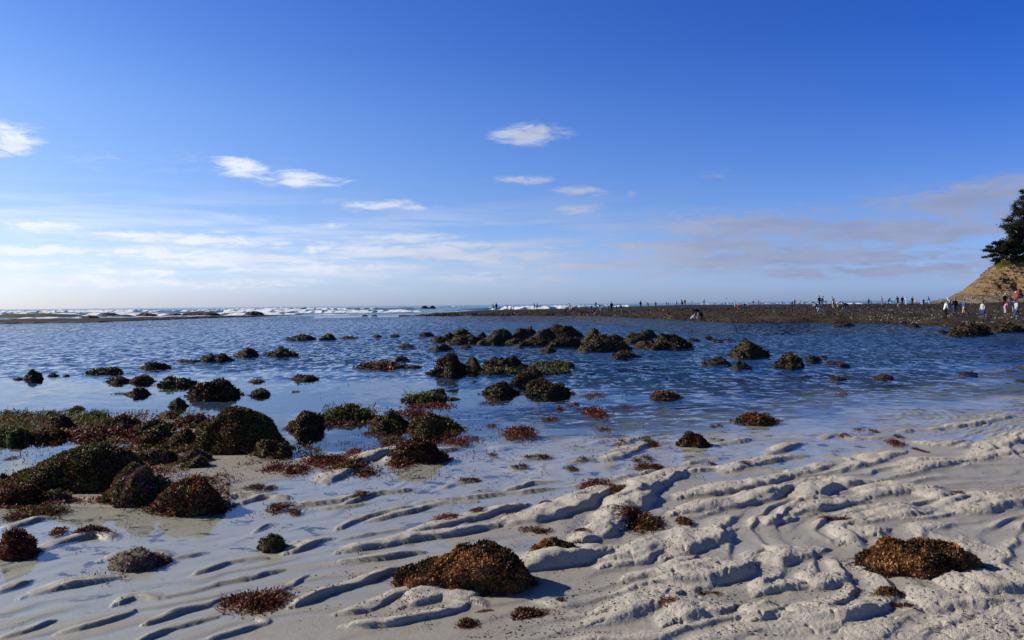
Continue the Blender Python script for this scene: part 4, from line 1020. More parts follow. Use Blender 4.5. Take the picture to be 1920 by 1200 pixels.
# ---------------------------------------------------------------- cliff
SIL = [(1740,566),(1755,563),(1775,560),(1790,552),(1805,544),(1822,531),(1840,517),(1850,509),(1862,500),(1880,490),(1900,483),(1920,478),(2000,452),(2150,410),(2400,360),(2900,330)]
CD = 205.0
def cliff_top(px):
    return CAM_H + (hor(px) - pl(px, SIL)) * (CD + 16) / F
def make_cliff():
    px = np.concatenate([np.arange(1738, 1960, 1.1), np.arange(1960, 2900, 8)]); nr = 120
    T = np.linspace(0, 1, nr)[:, None]
    u = (px - 960) / F
    top = np.maximum(cliff_top(px), .6)
    base = CD - 6 * sst(1740, 1950, px)
    D = base[None] + 16 * np.clip(T / .78, 0, 1) ** .9 + 26 * np.clip((T - .78) / .22, 0, 1)
    X = D * u[None]
    zc = .5 + (top - .5)[None] * np.clip(T / .78, 0, 1) ** 1.05
    zc = zc - np.clip((T - .78) / .22, 0, 1) * (top[None] + .4) * .9
    # bedding steps dipping to the left, gullies down the face
    f = np.sin(np.pi * np.clip(T / .78, 0, 1)) ** .6
    bed = (zc + X * .42 - 62) / 1.5 + .35 * fb(X / 5, zc / 2, 3, 400)
    saw = bed - np.floor(bed)
    led = (sst(0, .25, saw) - saw) * 1.0
    gul = fb(X / 4.5, zc / 9 + X * 0, 4, 410)
    push = f * (led * .7 + 1.9 * gul + .35 * fb(X / 1.2, zc / .9, 3, 420)) * np.clip(top[None] / 6, .25, 1.2)
    D2 = D - push
    Z = zc + f * .25 * fb(X / 1.5, D / 1.5, 3, 430) + .12 * fb(X / .9, D / 2, 2, 431)
    me = mesh_np('cliff', np.stack([D2 * u[None], D2, Z], -1).reshape(-1, 3), gridq(nr, len(px)))
    m, t, b = new_mat('cliff')
    g = t.new('ShaderNodeNewGeometry'); P = g.outputs['Position']; s = t.new('ShaderNodeSeparateXYZ'); t.l.new(P, s.inputs[0])
    dip = t.math('ADD', s.outputs[2], t.math('MULTIPLY', s.outputs[0], .42))
    cb = t.new('ShaderNodeCombineXYZ'); t.l.new(t.math('MULTIPLY', s.outputs[0], .12), cb.inputs[0]); t.l.new(t.math('MULTIPLY', dip, 1.3), cb.inputs[2]); t.l.new(t.math('MULTIPLY', s.outputs[1], .1), cb.inputs[1])
    st = t.noise(cb.outputs[0], 1.0, 5, .65); n = t.noise(P, .5, 5, .6); fn = t.noise(P, 2.6, 4, .65)
    tan = t.ramp(st, [(.3, (.10, .062, .035)), (.42, (.25, .16, .085)), (.5, (.34, .235, .135)), (.56, (.22, .145, .08)), (.64, (.38, .26, .15)), (.75, (.27, .175, .095))])
    gry = t.ramp(st, [(.3, (.10, .075, .05)), (.5, (.23, .19, .14)), (.7, (.31, .27, .20))])
    low = t.mr(t.math('ADD', s.outputs[2], t.math('MULTIPLY', n, 3.0)), 6.2, 3.6)
    col = t.mix(low, tan, gry)
    col = t.mix(t.mr(fn, .57, .68), col, t.vm('MULTIPLY', col, (.32, .30, .28)))
    at_ = t.new('ShaderNodeAttribute', attribute_name='veg')
    vg = t.mr(t.math('ADD', at_.outputs['Fac'], t.math('MULTIPLY', t.math('SUBTRACT', fn, .5), 1.2)), .45, .6)
    col = t.mix(vg, col, t.ramp(n, [(.35, (.03, .035, .010)), (.55, (.11, .10, .015)), (.7, (.05, .06, .015))]))
    t.put(b.inputs['Base Color'], col); b.inputs['Roughness'].default_value = .9; b.inputs['Specular IOR Level'].default_value = .1
    t.put(b.inputs['Normal'], t.bump(t.math('ADD', t.math('MULTIPLY', st, 1.5), fn), 1.0, 1.0))
    veg = sst(.56, .74, T + 0 * X) * sst(1852, 1880, px)[None] + sst(.74, .80, T + 0 * X) * sst(1838, 1846, px)[None]
    set_attr(me, 'veg', np.clip(veg, 0, 1))
    add('cliff', me, m, kind='structure')
make_cliff()
# ---------------------------------------------------------------- cypress trees
BARK = plain('bark', (.075, .062, .050)); BARKG = plain('bark_grey', (.20, .19, .175))
FOL = weed_mat('cypress_foliage', [(.008, .011, .006), (.020, .026, .013), (.038, .045, .022), (.070, .075, .036)], [(.012, .014, .008), (.03, .034, .02)], rough=.8, scale=.5, spec=.1)
def tube(pts, rad, k=6):
    pts = np.array(pts, float); V = []; 
    for i, p in enumerate(pts):
        d = pts[min(i + 1, len(pts) - 1)] - pts[max(i - 1, 0)]; d /= max(np.linalg.norm(d), 1e-9)
        a = np.cross(d, [0.3, 1, .1]); a /= np.linalg.norm(a); b = np.cross(d, a)
        th = np.linspace(0, 2 * math.pi, k, endpoint=False)
        V.append(p + rad[i] * (np.cos(th)[:, None] * a + np.sin(th)[:, None] * b))
    return np.concatenate(V), gridq(len(pts), k, True)
def join(parts):
    V = []; Q = []; o = 0
    for v, q in parts: V.append(v); Q.append(q + o); o += len(v)
    return np.concatenate(V), np.concatenate(Q)
def cypress(px, d, zb, H, tiers, lean, seed, label, leafn, bare=0, leaf=.26):
    """tiers: list of (height fraction, reach left, reach right, thickness) of the windswept foliage shelves"""
    r = np.random.default_rng(seed); x0 = (px - 960) / F * d
    tr = []; pads = []
    n = 9; tp = [(lean * H * (i / (n - 1)) ** 1.3 + .15 * math.sin(i * 1.3 + seed), .2 * math.sin(i), H * .93 * i / (n - 1)) for i in range(n)]
    tr.append(tube(tp, [max(.05, .026 * H * (1 - .85 * i / (n - 1))) for i in range(n)], 8))
    tpa = np.array(tp)
    for (hf, rl, rr, th) in tiers:
        for sgn, reach in ((-1, rl), (1, rr)):
            if reach <= 0: continue
            for k in range(3):
                z0 = hf * H - reach * .45 * r.uniform(.7, 1.2); z0 = max(z0, .12 * H)
                bx = np.interp(z0, tpa[:, 2], tpa[:, 0]); dy = r.uniform(-1, 1) * reach * .7
                ex = bx + sgn * reach * r.uniform(.55, .95); ez = hf * H + r.uniform(-.25, .25) * th
                mid = ((bx + ex) / 2, dy * .4, z0 + (ez - z0) * .65 + r.uniform(-.1, .1))
                tr.append(tube([(bx, 0, z0), mid, (ex, dy, ez)], [.010 * H, .007 * H, .003 * H], 5))
        m = int(leafn * (rl + rr) * th / sum((t[1] + t[2]) * t[3] for t in tiers))
        nc = max(5, int((rl + rr) * 1.6)); bx = np.interp(hf * H, tpa[:, 2], tpa[:, 0])
        ccx = bx + r.uniform(-rl, rr, nc); cyy = r.uniform(-1, 1, nc) * (rl + rr) * .33; ccz = hf * H + r.uniform(-.5, .5, nc) * th - .10 * np.abs(ccx - bx)
        pk = r.integers(0, nc, m)
        sc = .30 + .10 * (rl + rr) / 2
        P = np.stack([ccx[pk] + r.normal(0, sc * .8, m), cyy[pk] + r.normal(0, sc * .8, m), ccz[pk] + r.normal(0, th * .26, m)], -1)
        pads.append(P)
    P = np.concatenate(pads)
    v, q = leaves(P, np.tile([[-.25, 0, .5]], (len(P), 1)), leaf, .8, 2, .55)
    o = bpy.data.objects.new('cypress_tree', None); COL.objects.link(o); o.location = (x0, d, zb); o['label'] = label; o['category'] = 'tree'; o['group'] = 'cypress trees on the cliff'
    add('trunk', mesh_np('trunk', *join(tr)), BARK, parent=o)
    add('crown', mesh_np('crown', v, q, False), FOL, parent=o)
    if bare:
        br = []
        for k in range(bare):
            z0 = H * r.uniform(.08, .4); sx = r.uniform(-.32, .1) * H; 
            br.append(tube([(0, -1.0, z0), (sx * .6, -1.8, z0 + H * .10), (sx, -2.6, z0 + H * r.uniform(.05, .16))], [.09, .06, .02], 4))
        for bq in br: add('bare_branch', mesh_np('bare_branch', *bq), BARKG, parent=o)
def zc(px, back=14): return float(cliff_top(px)) - .3
d0 = CD + 13
cypress(1869, d0, zc(1866) - .5, 7.0, [(.95,.9,1.3,.7),(.84,1.9,1.6,.8),(.68,2.7,1.6,.8),(.50,2.9,1.3,.6),(.33,2.2,1.4,.6),(.18,1.6,1.2,.6)], -.05, 3, 'small windswept cypress leaning out left of the large one', 7000)
cypress(1925, d0 + 1, zc(1915) - .5, 18.5, [(.97,.8,2.,1.2),(.90,1.8,3.,1.2),(.82,2.7,3.4,1.3),(.74,3.3,4,1.4),(.66,3.9,4.4,1.4),(.57,4.9,4.6,1.4),(.48,5.2,5,1.4),(.39,5.2,5,1.3),(.30,5.0,5,1.2),(.21,4.6,4.6,1.2),(.12,4.4,4,1.0)], -.01, 5, 'large dark cypress with tiered crown at the right edge', 42000, bare=6)
cypress(1903, d0 - 1, zc(1900) - .6, 8.5, [(.95,1.3,2,1.0),(.78,2.2,2.4,1.1),(.60,2.6,2.6,1.1),(.42,2.6,2.6,1.0),(.25,2.2,2.4,.9)], -.08, 8, 'bushy cypress with bare grey branches in front of the large one', 14000, bare=5)
cypress(1889, d0 - 2, zc(1886) - .6, 5.6, [(.9,1.0,1.6,1.0),(.7,1.9,2.0,1.1),(.48,2.3,2.2,1.0),(.28,2.2,2.2,.8)], -.1, 21, 'low bushy cypress at the foot of the large one, right of the small windswept one', 8000, bare=2)
cypress(2010, d0 + 3, zc(2000) - .5, 17, [(.95,2,3,1.4),(.82,3.4,4,1.5),(.68,4.4,4.6,1.5),(.54,5,5,1.5),(.4,5,5,1.5),(.26,4.6,4.6,1.3)], .03, 12, 'tall cypress beyond the large one, mostly outside the view', 9000, leaf=.5)
def shrub():
    r = RNG; n = 2600
    px = r.uniform(1838, 1990, n); tt = r.uniform(0, 1, n); d = CD + 9 + tt * 9; zt = cliff_top(px)
    u = (px - 960) / F; z = zt * (.5 + .5 * np.clip((d - CD + 1) / 16, 0, 1)) - .35 + r.uniform(0, .35, n)
    zt = .5 + (zt - .5) * np.clip((d - CD + 6) / 21, 0, 1)
    P = np.stack([d * u, d, zt + r.uniform(-.2, .5, n)], -1)
    v, q = leaves(P, np.tile([[0, 0, .5]], (n, 1)), .28, .8, 2, .5)
    m = weed_mat('scrub', [(.02, .03, .008), (.06, .07, .012), (.12, .12, .02), (.17, .15, .03)], [(.02, .022, .01), (.045, .04, .02)], rough=.8, scale=.5, spec=.1)
    add('cliff_scrub', mesh_np('cliff_scrub', v, q, False), m, kind='stuff', label='yellow green scrub along the cliff top under the trees')
shrub()
# ---------------------------------------------------------------- people
def skeleton(lean=0, stride=0., crouch=0, arms=0., head=10, squat=0.):
    S = []   # (point, radius, parent, tag)
    def a(p, r, par, tag): S.append((np.array(p, float), r, par, tag)); return len(S) - 1
    if crouch: hip = np.array([-.16, 0, .36])
    else: hip = np.array([-.10 * math.sin(math.radians(lean)) * 2.0, 0, .90 - .06 * (stride > .2) - squat])
    L = math.radians(lean); D = np.array([math.sin(L), 0, math.cos(L)])
    pel = a(hip, .135, -1, 'leg')
    wa = a(hip + D * .18, .120, pel, 'top'); ch = a(hip + D * .38, .140, wa, 'top'); nb = a(hip + D * .50, .07, ch, 'top')
    Hh = L * .75 + math.radians(head); HD = np.array([math.sin(Hh), 0, math.cos(Hh)])
    nk = a(hip + D * .55 + HD * .02, .05, nb, 'skin'); j = a(S[nk][0] + HD * .08 + np.array([.02, 0, 0]), .072, nk, 'head'); a(S[nk][0] + HD * .17, .088, j, 'head')
    hands = []
    for s in (-1, 1):
        sh = a(S[ch][0] + D * .07 + np.array([0, .17 * s, 0]), .062, ch, 'top')
        AA = math.radians(arms + (18 * s if stride > .2 else 0)) 
        AD = np.array([math.sin(AA), .08 * s, -math.cos(AA)])
        el = a(S[sh][0] + AD * .27 + np.array([-.02, .03 * s, 0]), .047, sh, 'top')
        A2 = AA + math.radians(22); AD2 = np.array([math.sin(A2), -.02 * s, -math.cos(A2)])
        wr = a(S[el][0] + AD2 * .23, .032, el, 'top'); hd = a(S[wr][0] + AD2 * .08, .034, wr, 'skin')
        hands.append((S[hd][0], AD2, s))
        hp = a(hip + np.array([0, .09 * s, -.06]), .095, pel, 'leg')
        if crouch: kn = np.array([.24, .15 * s, .46]); an = np.array([-.02, .13 * s, .08])
        else:
            f = stride * (s if stride else 0); kn = np.array([hip[0] * .4 + f * .55 + .04 + squat * .8, .10 * s, .48]); an = np.array([f - .02, .11 * s, .08 + (.04 if f < 0 else 0)])
        k = a(kn, .062, hp, 'leg'); an_ = a(an, .045, k, 'leg'); a(an + np.array([.13, .01 * s, -.045]), .038, an_, 'shoe' + ('l' if s < 0 else 'r'))
    return S, hands
def build_pose(name, **kw):
    S, hands = skeleton(**kw)
    me = bpy.data.meshes.new('tmp'); me.from_pydata([tuple(s[0]) for s in S], [(i, s[2]) for i, s in enumerate(S) if s[2] >= 0], [])
    o = bpy.data.objects.new('tmp', me); COL.objects.link(o)
    md = o.modifiers.new('s', 'SKIN'); md.use_smooth_shade = True; md.branch_smoothing = .5
    for i, s in enumerate(S):
        sv = me.skin_vertices[0].data[i]; sv.radius = (s[1], s[1] * (1.15 if s[3] == 'top' and abs(s[0][1]) < .01 else 1)); sv.use_root = (i == 0)
    o.modifiers.new('u', 'SUBSURF').levels = 1
    dg = bpy.context.evaluated_depsgraph_get(); dg.update(); ev = o.evaluated_get(dg); m2 = ev.to_mesh()
    V = np.array([v.co[:] for v in m2.vertices]); NV = np.array([v.normal[:] for v in m2.vertices]); Q = [list(p.vertices) for p in m2.polygons]
    ev.to_mesh_clear(); bpy.data.objects.remove(o)
    Q = np.array([q if len(q) == 4 else (q + [q[-1]])[:4] for q in Q])
    cen = V[Q].mean(1)
    best = np.full(len(cen), 9.); tag = np.array(['top'] * len(cen), dtype=object)
    for i, s in enumerate(S):
        if s[2] < 0: continue
        A = S[s[2]][0]; B = s[0]; ab = B - A; tt = np.clip(((cen - A) @ ab) / (ab @ ab), 0, 1)
        d = np.linalg.norm(cen - A - tt[:, None] * ab, axis=1) - s[1] * .8
        if s[3] == 'top' and s[2] == 0: ab_t = tt > .35
        k = d < best; best[k] = d[k]; tag[k] = s[3]
    # fingers and nose
    fv = []
    for hp, AD, s in hands:
        side = np.array([0, s * 1.0, 0]); fw = np.cross(AD, side)
        for j, (off, ln) in enumerate([(-.024, .062), (-.008, .072), (.008, .068), (.022, .055)]):
            p = hp + AD * .028 + fw * off; fv.append(tube([p, p + AD * ln * .55 + side * -.006, p + AD * ln + side * -.022], [.010, .009, .006], 4))
        p = hp + fw * .028; fv.append(tube([p, p + AD * .03 + fw * .022, p + AD * .055 + fw * .026], [.012, .010, .007], 4))
    hc = S[6][0]; hp_ = S[5][0]; up = (hc - hp_) / np.linalg.norm(hc - hp_); fr = np.array([up[2], 0, -up[0]])
    fv.append(tube([hp_ + fr * .06 + up * .045, hp_ + fr * .098 + up * .015, hp_ + fr * .07 - up * .0], [.010, .016, .008], 4))
    for s in (-1, 1): fv.append(tube([hc + np.array([0, s * .082, 0]) - up * .05, hc + np.array([0, s * .098, 0]) - up * .02], [.012, .02], 5))
    bv, bq = join([(V, Q)] + fv)
    out = {'body': mesh_np('body', bv, bq)}
    def shell(sel, off, nm):
        q = Q[sel]; ids, inv = np.unique(q, return_inverse=True)
        return mesh_np(nm, V[ids] + NV[ids] * off, inv.reshape(q.shape))
    out['jacket'] = shell(tag == 'top', .022, 'jacket'); out['trousers'] = shell(tag == 'leg', .014, 'trousers')
    out['shoe1'] = shell(tag == 'shoel', .012, 'shoe'); out['shoe2'] = shell(tag == 'shoer', .012, 'shoe')
    # hair / cap: dome over the back and top of the head
    th = np.linspace(0, 2 * math.pi, 14, endpoint=False); R = []
    for i, ph in enumerate(np.linspace(0, 1.75, 7)):
        for t_ in th:
            lx = math.sin(ph) * math.cos(t_) * .108; ly = math.sin(ph) * math.sin(t_) * .100; lz = math.cos(ph) * .112
            if lx > .03 and lz < .02: lz = .02
            R.append(hc - up * .015 - fr * .012 + fr * lx + np.array([0, ly, 0]) + up * lz)
    out['hair'] = mesh_np('hair', np.array(R), gridq(7, 14, True))
    brim = []
    for rr, zz in ((.085, .035), (.125, .020), (.155, .0)):
        for t_ in th: brim.append(hc - up * .0 + fr * (rr * math.cos(t_) + .02) + np.array([0, rr * math.sin(t_) * .9, 0]) + up * zz)
    hv, hq = join([(np.array(R) + up * .012, gridq(7, 14, True)), (np.array(brim), gridq(3, 14, True))])
    out['hat'] = mesh_np('hat', hv, hq)
    zmin = bv[:, 2].min(); out['h'] = bv[:, 2].max() - zmin; out['z0'] = zmin
    return out
POSES = {'stand': build_pose('stand', lean=3, head=4), 'look': build_pose('look', lean=12, head=32, arms=14), 'lean': build_pose('lean', lean=38, head=20, arms=8),
 'bend': build_pose('bend', lean=78, head=8, arms=12, squat=.06), 'crouch': build_pose('crouch', lean=42, crouch=1, arms=30, head=14), 'walk': build_pose('walk', lean=8, stride=.27, head=8), 'wide': build_pose('wide', lean=14, stride=.38, head=20)}
PAL = dict(black=(.012,.012,.014), dark=(.025,.022,.024), navy=(.02,.03,.09), blue=(.03,.08,.32), jeans=(.035,.07,.17), lblue=(.22,.50,.80), white=(.52,.54,.56), grey=(.20,.20,.22), lgrey=(.42,.42,.44),
 red=(.62,.03,.03), dred=(.12,.02,.02), brown=(.08,.04,.025), tan=(.36,.25,.13), cream=(.58,.52,.38), pink=(.70,.18,.34), purple=(.22,.05,.30), teal=(.03,.22,.24), green=(.05,.11,.05), yellow=(.70,.45,.05), orange=(.6,.16,.03), maroon=(.08,.015,.025), beige=(.42,.36,.26), skin=(.45,.27,.19), lskin=(.55,.36,.28))
MM = {k: plain('cloth_' + k, v, .85, .2) for k, v in PAL.items()}
SKIN = plain('skin', PAL['skin'], .6, .3); SHOE = plain('shoe', (.03, .03, .032))
# px, feet y, height px, pose, facing (l r f b), top, legs, head, label
PEOPLE = [
 (925.8,581,11,'lean','l','black','dark','black','person in black leaning left, first from the left on the reef'),
 (931,581,13,'stand','f','black','black','black','person in black standing upright, second from the left on the reef'),
 (951.5,581,9,'look','l','brown','grey','brown','person in brown standing alone, third from the left on the reef'),
 (958,585.3,10,'look','r','dark','dark','black','taller one of two dark figures close to the reef waterline far left'),
 (962.6,585.3,8,'stand','l','black','dark','black','shorter one of two dark figures close to the reef waterline far left'),
 (984,579.5,6.5,'stand','f','tan','tan','brown','tiny person in tan alone against the surf'),
 (1002.5,579.5,11.5,'look','l','black','dark','black','left person of a dark pair by the surf, facing left'),
 (1007.3,579,11.5,'walk','r','black','dark','black','right person of a dark pair by the surf, walking'),
 (1062,584,5.5,'crouch','l','dark','dark','black','dark crouching person left of the grey-trousered one'),
 (1069,583.6,14,'look','l','grey','lgrey','black','person in grey with pale trousers standing over two crouchers'),
 (1073,584.3,7,'crouch','r','red','navy','black','croucher in red and navy beside the grey-clad person'),
 (1098,585.6,11.5,'lean','r','dred','dark','brown','person in dark red bending right, left of the purple and teal group'),
 (1109,585.6,13.5,'stand','f','purple','blue','brown','person in purple with blue trousers in a cluster of four'),
 (1112.4,585.8,8,'crouch','r','navy','red','black','croucher in navy and red at the feet of the purple-clad person'),
 (1116.7,584.6,12,'look','r','teal','dark','black','person in teal beside the purple-clad person'),
 (1117.5,576.5,10.5,'stand','b','maroon','dark','black','distant person in maroon behind the teal-clad one'),
 (1125.4,583.4,12,'lean','l','black','lgrey','black','person in black with pale trousers leaning far left'),
 (1140.3,585.6,13.5,'look','l','grey','navy','white','white-capped person in grey, left of a standing pair'),
 (1146.8,585.6,17,'stand','f','black','dark','black','tall person in black beside the white-capped one'),
 (1155.5,585.6,13.5,'look','r','brown','jeans','black','person in brown with jeans, right of the tall black-clad one'),
 (1165.4,587.6,17,'look','l','black','grey','black','person in black with grey trousers nearest the waterline of that group'),
 (1201.2,577.5,13.5,'stand','f','black','dark','black','person in black, left of the one in cream'),
 (1209,576.8,10.5,'stand','r','cream','tan','brown','person in a cream top near the surf'),
 (1215.5,575.6,9,'lean','l','black','dark','black','person in black bending, right of the one in cream'),
 (1229.4,575.9,10.5,'stand','b','grey','dark','black','slim person in grey standing alone'),
 (1250.3,574.8,9,'look','l','black','dark','black','left one of two dark people side by side, head bowed'),
 (1254,574,8,'stand','r','dark','dark','brown','right one of two dark people side by side, upright'),
 (1268.7,573.4,9,'look','r','blue','navy','black','person in blue alone near the crest'),
 (1279.8,580.9,18,'look','l','black','jeans','black','person in black with blue jeans, head bowed, nearer than neighbours'),
 (1284.5,572.2,11,'stand','f','dred','dark','black','person in dark red behind the one with jeans'),
 (1297.7,572,8,'stand','l','maroon','dark','black','small dark person left of the strongly bending one'),
 (1308,598.5,30,'bend','l','black','grey','black','large figure in black bent double near the waterline'),
 (1297.7,599,12.5,'crouch','r','white','blue','white','croucher in white and blue at the waterline'),
 (1315.5,596.5,15,'crouch','l','black','dark','black','croucher in black behind the bent double figure'),
 (1320,572,11,'look','r','dred','black','black','person in dark red alone on the crest'),
 (1360.4,571.5,4.5,'stand','f','black','dark','black','tiny dark person alone far out'),
 (1378,577.4,12.5,'stand','r','lgrey','cream','black','person in pale clothes beside a croucher in red'),
 (1384.2,577.8,7,'crouch','r','red','red','black','croucher in bright red on the dark reef'),
 (1395.7,577.8,10,'lean','f','navy','jeans','black','person in navy bending, between red and pink children'),
 (1402.8,575.8,6.5,'lean','r','pink','purple','black','child in pink bending'),
 (1412.5,570.8,8,'stand','f','maroon','dark','black','person in maroon at the skyline'),
 (1415.6,570.8,5.4,'stand','f','blue','dark','black','child in blue beside the maroon-clad person'),
 (1423,570.8,8,'look','l','black','dark','black','person in black at the skyline with a pale blue child'),
 (1425.9,571,5,'stand','r','lblue','grey','black','child in pale blue at the skyline'),
 (1460.3,570.8,3.2,'crouch','r','dark','dark','black','tiny dark croucher at the skyline'),
 (1466.2,571,6.6,'stand','f','pink','grey','brown','child in pink and grey at the skyline'),
 (1485.4,573.4,8.7,'stand','f','dark','dark','black','shorter dark person beside a taller leaning one'),
 (1490,573.4,12,'look','r','black','dark','black','tall black-clad person leaning right near the skyline'),
 (1499.3,574.2,11,'look','r','tan','brown','black','person in a yellowish jacket'),
 (1508,569.4,3.6,'stand','f','red','red','black','tiny person in red far behind the yellowish jacket'),
 (1529.9,579.3,12.4,'bend','l','white','dark','black','person in white bent over beside two tall people'),
 (1536.2,576.4,20,'stand','f','brown','jeans','brown','tall person in brown with jeans, left of a pair'),
 (1541.2,575.8,19.5,'look','r','dark','jeans','black','tall person in dark jacket with jeans, right of a pair'),
 (1537.6,588.7,11.5,'bend','l','lblue','lblue','white','person in light blue bent down reaching left'),
 (1548.9,569.6,7,'stand','f','dark','dark','black','small dark person behind the tall pair'),
 (1562.6,578.5,20.5,'look','b','cream','beige','dark','person in cream jacket and beige trousers'),
 (1571,576.4,11.5,'bend','r','white','lgrey','black','person in white bent over, right of the cream jacket'),
 (1587.5,584,16,'bend','l','black','jeans','black','person in black with jeans bent over, reaching to the ground'),
 (1629,572,12,'stand','f','green','dark','black','person in green, left of the red-capped one'),
 (1634,567.5,6.5,'stand','r','dark','dark','black','small dark person just right of the green-clad one'),
 (1653.7,573,16,'stand','l','purple','grey','red','person with red cap, purple jacket and grey trousers'),
 (1666.8,570.6,12.6,'lean','r','navy','black','black','person in navy and black leaning over a child'),
 (1671.6,570.4,7.6,'stand','f','lblue','white','black','child in white and blue beside the navy-clad adult'),
 (1683.4,571.5,17.2,'look','b','maroon','dark','grey','person in maroon standing over a grey croucher'),
 (1684.8,576,8.5,'crouch','r','grey','grey','grey','croucher in grey at the feet of the maroon-clad person'),
 (1692,571.7,16.4,'stand','f','black','black','red','person in black with a red hood'),
 (1699.2,571.7,15.6,'look','l','lblue','white','lblue','person in light blue hood and white trousers'),
 (1710.6,571,14.4,'stand','f','green','black','black','person in dark green, right of the light blue hood'),
 (1717,572.2,11,'look','l','yellow','red','red','child in yellow and red'),
 (1727,571.3,9,'lean','r','lblue','lblue','lblue','child in light blue bending to a yellow bucket'),
 (1731.9,571.6,11.3,'stand','f','blue','navy','brown','child in blue right of the yellow bucket'),
 (1742.3,570.2,13.8,'look','l','navy','lblue','black','person in navy with pale blue trousers, head bowed left'),
 (1768,577,14,'lean','l','dark','dark','lgrey','person in dark clothes with a pale cap leaning left'),
 (1772.8,601.3,32,'look','r','white','black','black','person in white jacket and black trousers near the water'),
 (1780.5,576,17.5,'lean','l','white','navy','white','person in white with navy trousers leaning, behind the white jacket'),
 (1790.6,588.6,28.5,'stand','b','black','jeans','grey','person in black jacket, blue jeans and grey cap'),
 (1807,588.2,24.5,'walk','r','blue','lskin','purple','bare-legged walker in blue jacket and purple hat'),
 (1815,567.4,9.2,'stand','f','red','navy','black','child in red near the cliff foot'),
 (1821.6,567.8,7.2,'stand','f','blue','blue','black','child in blue near the cliff foot'),
 (1843,598,31,'stand','l','lgrey','jeans','black','person in pale jacket and jeans carrying a blue bag'),
 (1884.4,573,22,'walk','f','black','black','white','person in black with a white cap by the cliff'),
 (1893.8,571,20,'stand','r','maroon','jeans','black','person in maroon with jeans by the cliff'),
 (1906.4,569,21.5,'look','l','red','jeans','white','person in bright red jacket with white cap by the cliff'),
 (1899,568.8,11,'stand','f','teal','pink','black','child in teal and pink beside the red jacket'),
 (1885.3,588.6,20,'lean','r','pink','white','black','child in pink with white leggings bending'),
 (1901.3,586.5,22,'stand','f','navy','beige','brown','person in navy jacket and beige trousers'),
 (1906.9,597,33,'wide','l','lgrey','jeans','black','person striding in pale grey jacket and jeans, rightmost'),
]
def on_reef(px, fy, hp):
    d = np.linspace(max(dn_of(px) + .5, 30), df_of(px) - 5, 1500)
    z = reef_z(px, d); yy = hor(px) + F * (CAM_H - z) / d
    de = 1.62 * F / hp
    k = np.argmin(np.abs(yy - fy) * 1.0 + .5 * np.abs(np.log(d / de)))
    return float(d[k])
ANG = {'l': math.pi, 'r': 0.0, 'f': -math.pi / 2, 'b': math.pi / 2}
HEAD_R = {'stand': 1, 'look': 1, 'walk': 1, 'wide': 1, 'lean': 1, 'bend': 1, 'crouch': 1}
for i, (px, fy, hp, ps, fc, top, leg, head, lab) in enumerate(PEOPLE):
    po = POSES[ps]; rr_ = np.random.default_rng(i)
    est = hp * 1.66 / po['h']
    d = on_reef(px, fy, est); x = (px - 960) / F * d
    sc = hp * d / F / po['h']; sc = min(max(sc, .55), 1.22)
    z = float(reef_z(px, d) + reef_rough(np.array([x]), np.array([d]), np.array([d]), dn_of(px))[0])
    b = bpy.data.objects.new('person', po['body']); COL.objects.link(b)
    if not po['body'].materials: po['body'].materials.append(SKIN)
    b.location = (x, d, z - po['z0'] * sc - .02); b.scale = (sc,) * 3; b.rotation_euler = (0, 0, ANG[fc] + rr_.uniform(-.4, .4))
    b['label'] = lab; b['category'] = 'person'; b['group'] = 'people exploring the reef'
    def part(nm, key, mat):
        me = po[key]
        if not me.materials: me.materials.append(mat)
        o = bpy.data.objects.new(nm, me); COL.objects.link(o); o.parent = b
        o.material_slots[0].link = 'OBJECT'; o.material_slots[0].material = mat
    part('jacket', 'jacket', MM[top]); part('trousers', 'trousers', MM[leg]); part('shoe', 'shoe1', SHOE); part('shoe', 'shoe2', SHOE)
    if head in ('black', 'brown', 'dark'): part('hair', 'hair', MM[head])
    else: part('hat', 'hat', MM[head])
def small_thing(nm, px, fy, hp, build, mat, lab, cat, dx=0):
    d = on_reef(px, fy, hp); x = (px - 960) / F * d; z = float(reef_z(px, d) + reef_rough(np.array([x]), np.array([d]), np.array([d]), dn_of(px))[0])
    return add(nm, build, mat, loc=(x + dx, d - .15, z), label=lab, cat=cat)
bk = small_thing('bucket', 1729, 571.6, 12, mesh_np('bucket', *tube([(0,0,0),(0,0,.02),(0,0,.3),(0,0,.28),(0,0,.03)], [.02,.12,.17,.15,.1], 14)), MM['yellow'], 'yellow bucket on the reef between two blue-clad children', 'bucket')
th = np.linspace(0, math.pi, 9)
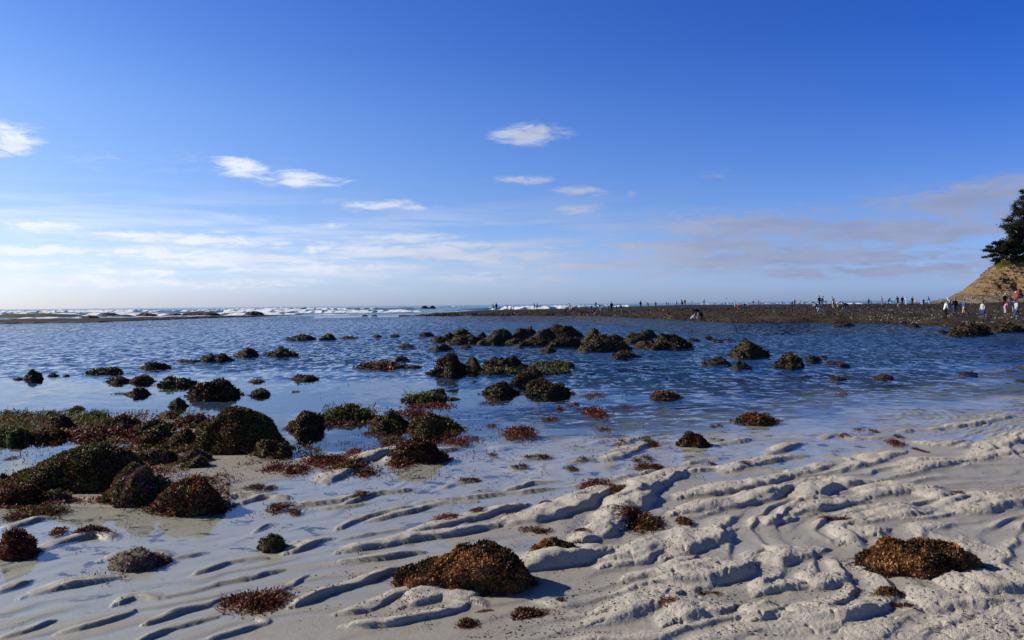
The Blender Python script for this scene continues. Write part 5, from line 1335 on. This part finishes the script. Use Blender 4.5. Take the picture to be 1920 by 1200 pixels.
add('handle', mesh_np('handle', *tube([(.16 * math.cos(a), 0, .3 + .14 * math.sin(a)) for a in th], [.01] * 9, 5)), MM['white'], parent=bk)
v, q = rock_shape(.34, .16, .42, [.8, 1, .8], 5, .08, 20, 8, .0)
bg_ = small_thing('bag', 1838.5, 597, 31, mesh_np('bag', v, q), MM['navy'], 'dark blue bag hanging at the left of the person in the pale jacket', 'bag')
bg_.location.z += .40
add('strap', mesh_np('strap', *tube([(-.1, 0, .38), (-.03, 0, .62), (.06, 0, .62), (.1, 0, .38)], [.012] * 4, 5)), MM['navy'], parent=bg_)
# gulls
def gull(px, py, d, lab, ang):
    r = ray(px, py); t_ = d / r[1]; loc = (r[0] * t_, d, CAM_H + r[2] * t_)
    v = []; 
    b1 = tube([(-.2, 0, 0), (-.1, 0, .02), (.08, 0, .02), (.18, 0, .03), (.23, 0, .02)], [.01, .05, .06, .04, .008], 8)
    o = add('gull', mesh_np('gull', *b1), MM['lgrey'], loc=loc, label=lab, cat='bird'); o.rotation_euler = (0, 0, ang)
    for s in (-1, 1):
        W_ = np.array([(.07, .03 * s, .03), (-.06, .03 * s, .03), (.10, .28 * s, .14), (-.03, .28 * s, .13), (.0, .62 * s, .06), (-.05, .62 * s, .06)])
        Wt = np.concatenate([W_, W_ - [0, 0, .012]]); qq = np.array([[0, 1, 3, 2], [2, 3, 5, 4], [6, 8, 9, 7], [8, 10, 11, 9], [0, 2, 8, 6], [2, 4, 10, 8], [1, 7, 9, 3], [3, 9, 11, 5]])
        add('wing', mesh_np('wing', Wt, qq), MM['grey'], parent=o)
gull(1362, 560.5, 170, 'gull flying low just above the sea horizon on the right', .5)
gull(1087, 514, 230, 'gull flying higher above the middle of the reef', -1.2)
# ---------------------------------------------------------------- output
vs = SC.view_settings; vs.view_transform = 'Standard'; vs.look = 'None'; vs.exposure = 0.35; vs.gamma = 1.0
cy = SC.cycles
cy.max_bounces = 6; cy.transparent_max_bounces = 10; cy.glossy_bounces = 3; cy.diffuse_bounces = 3
cy.caustics_reflective = False; cy.caustics_refractive = False
cy.use_denoising = True; cy.sample_clamp_indirect = 6.0
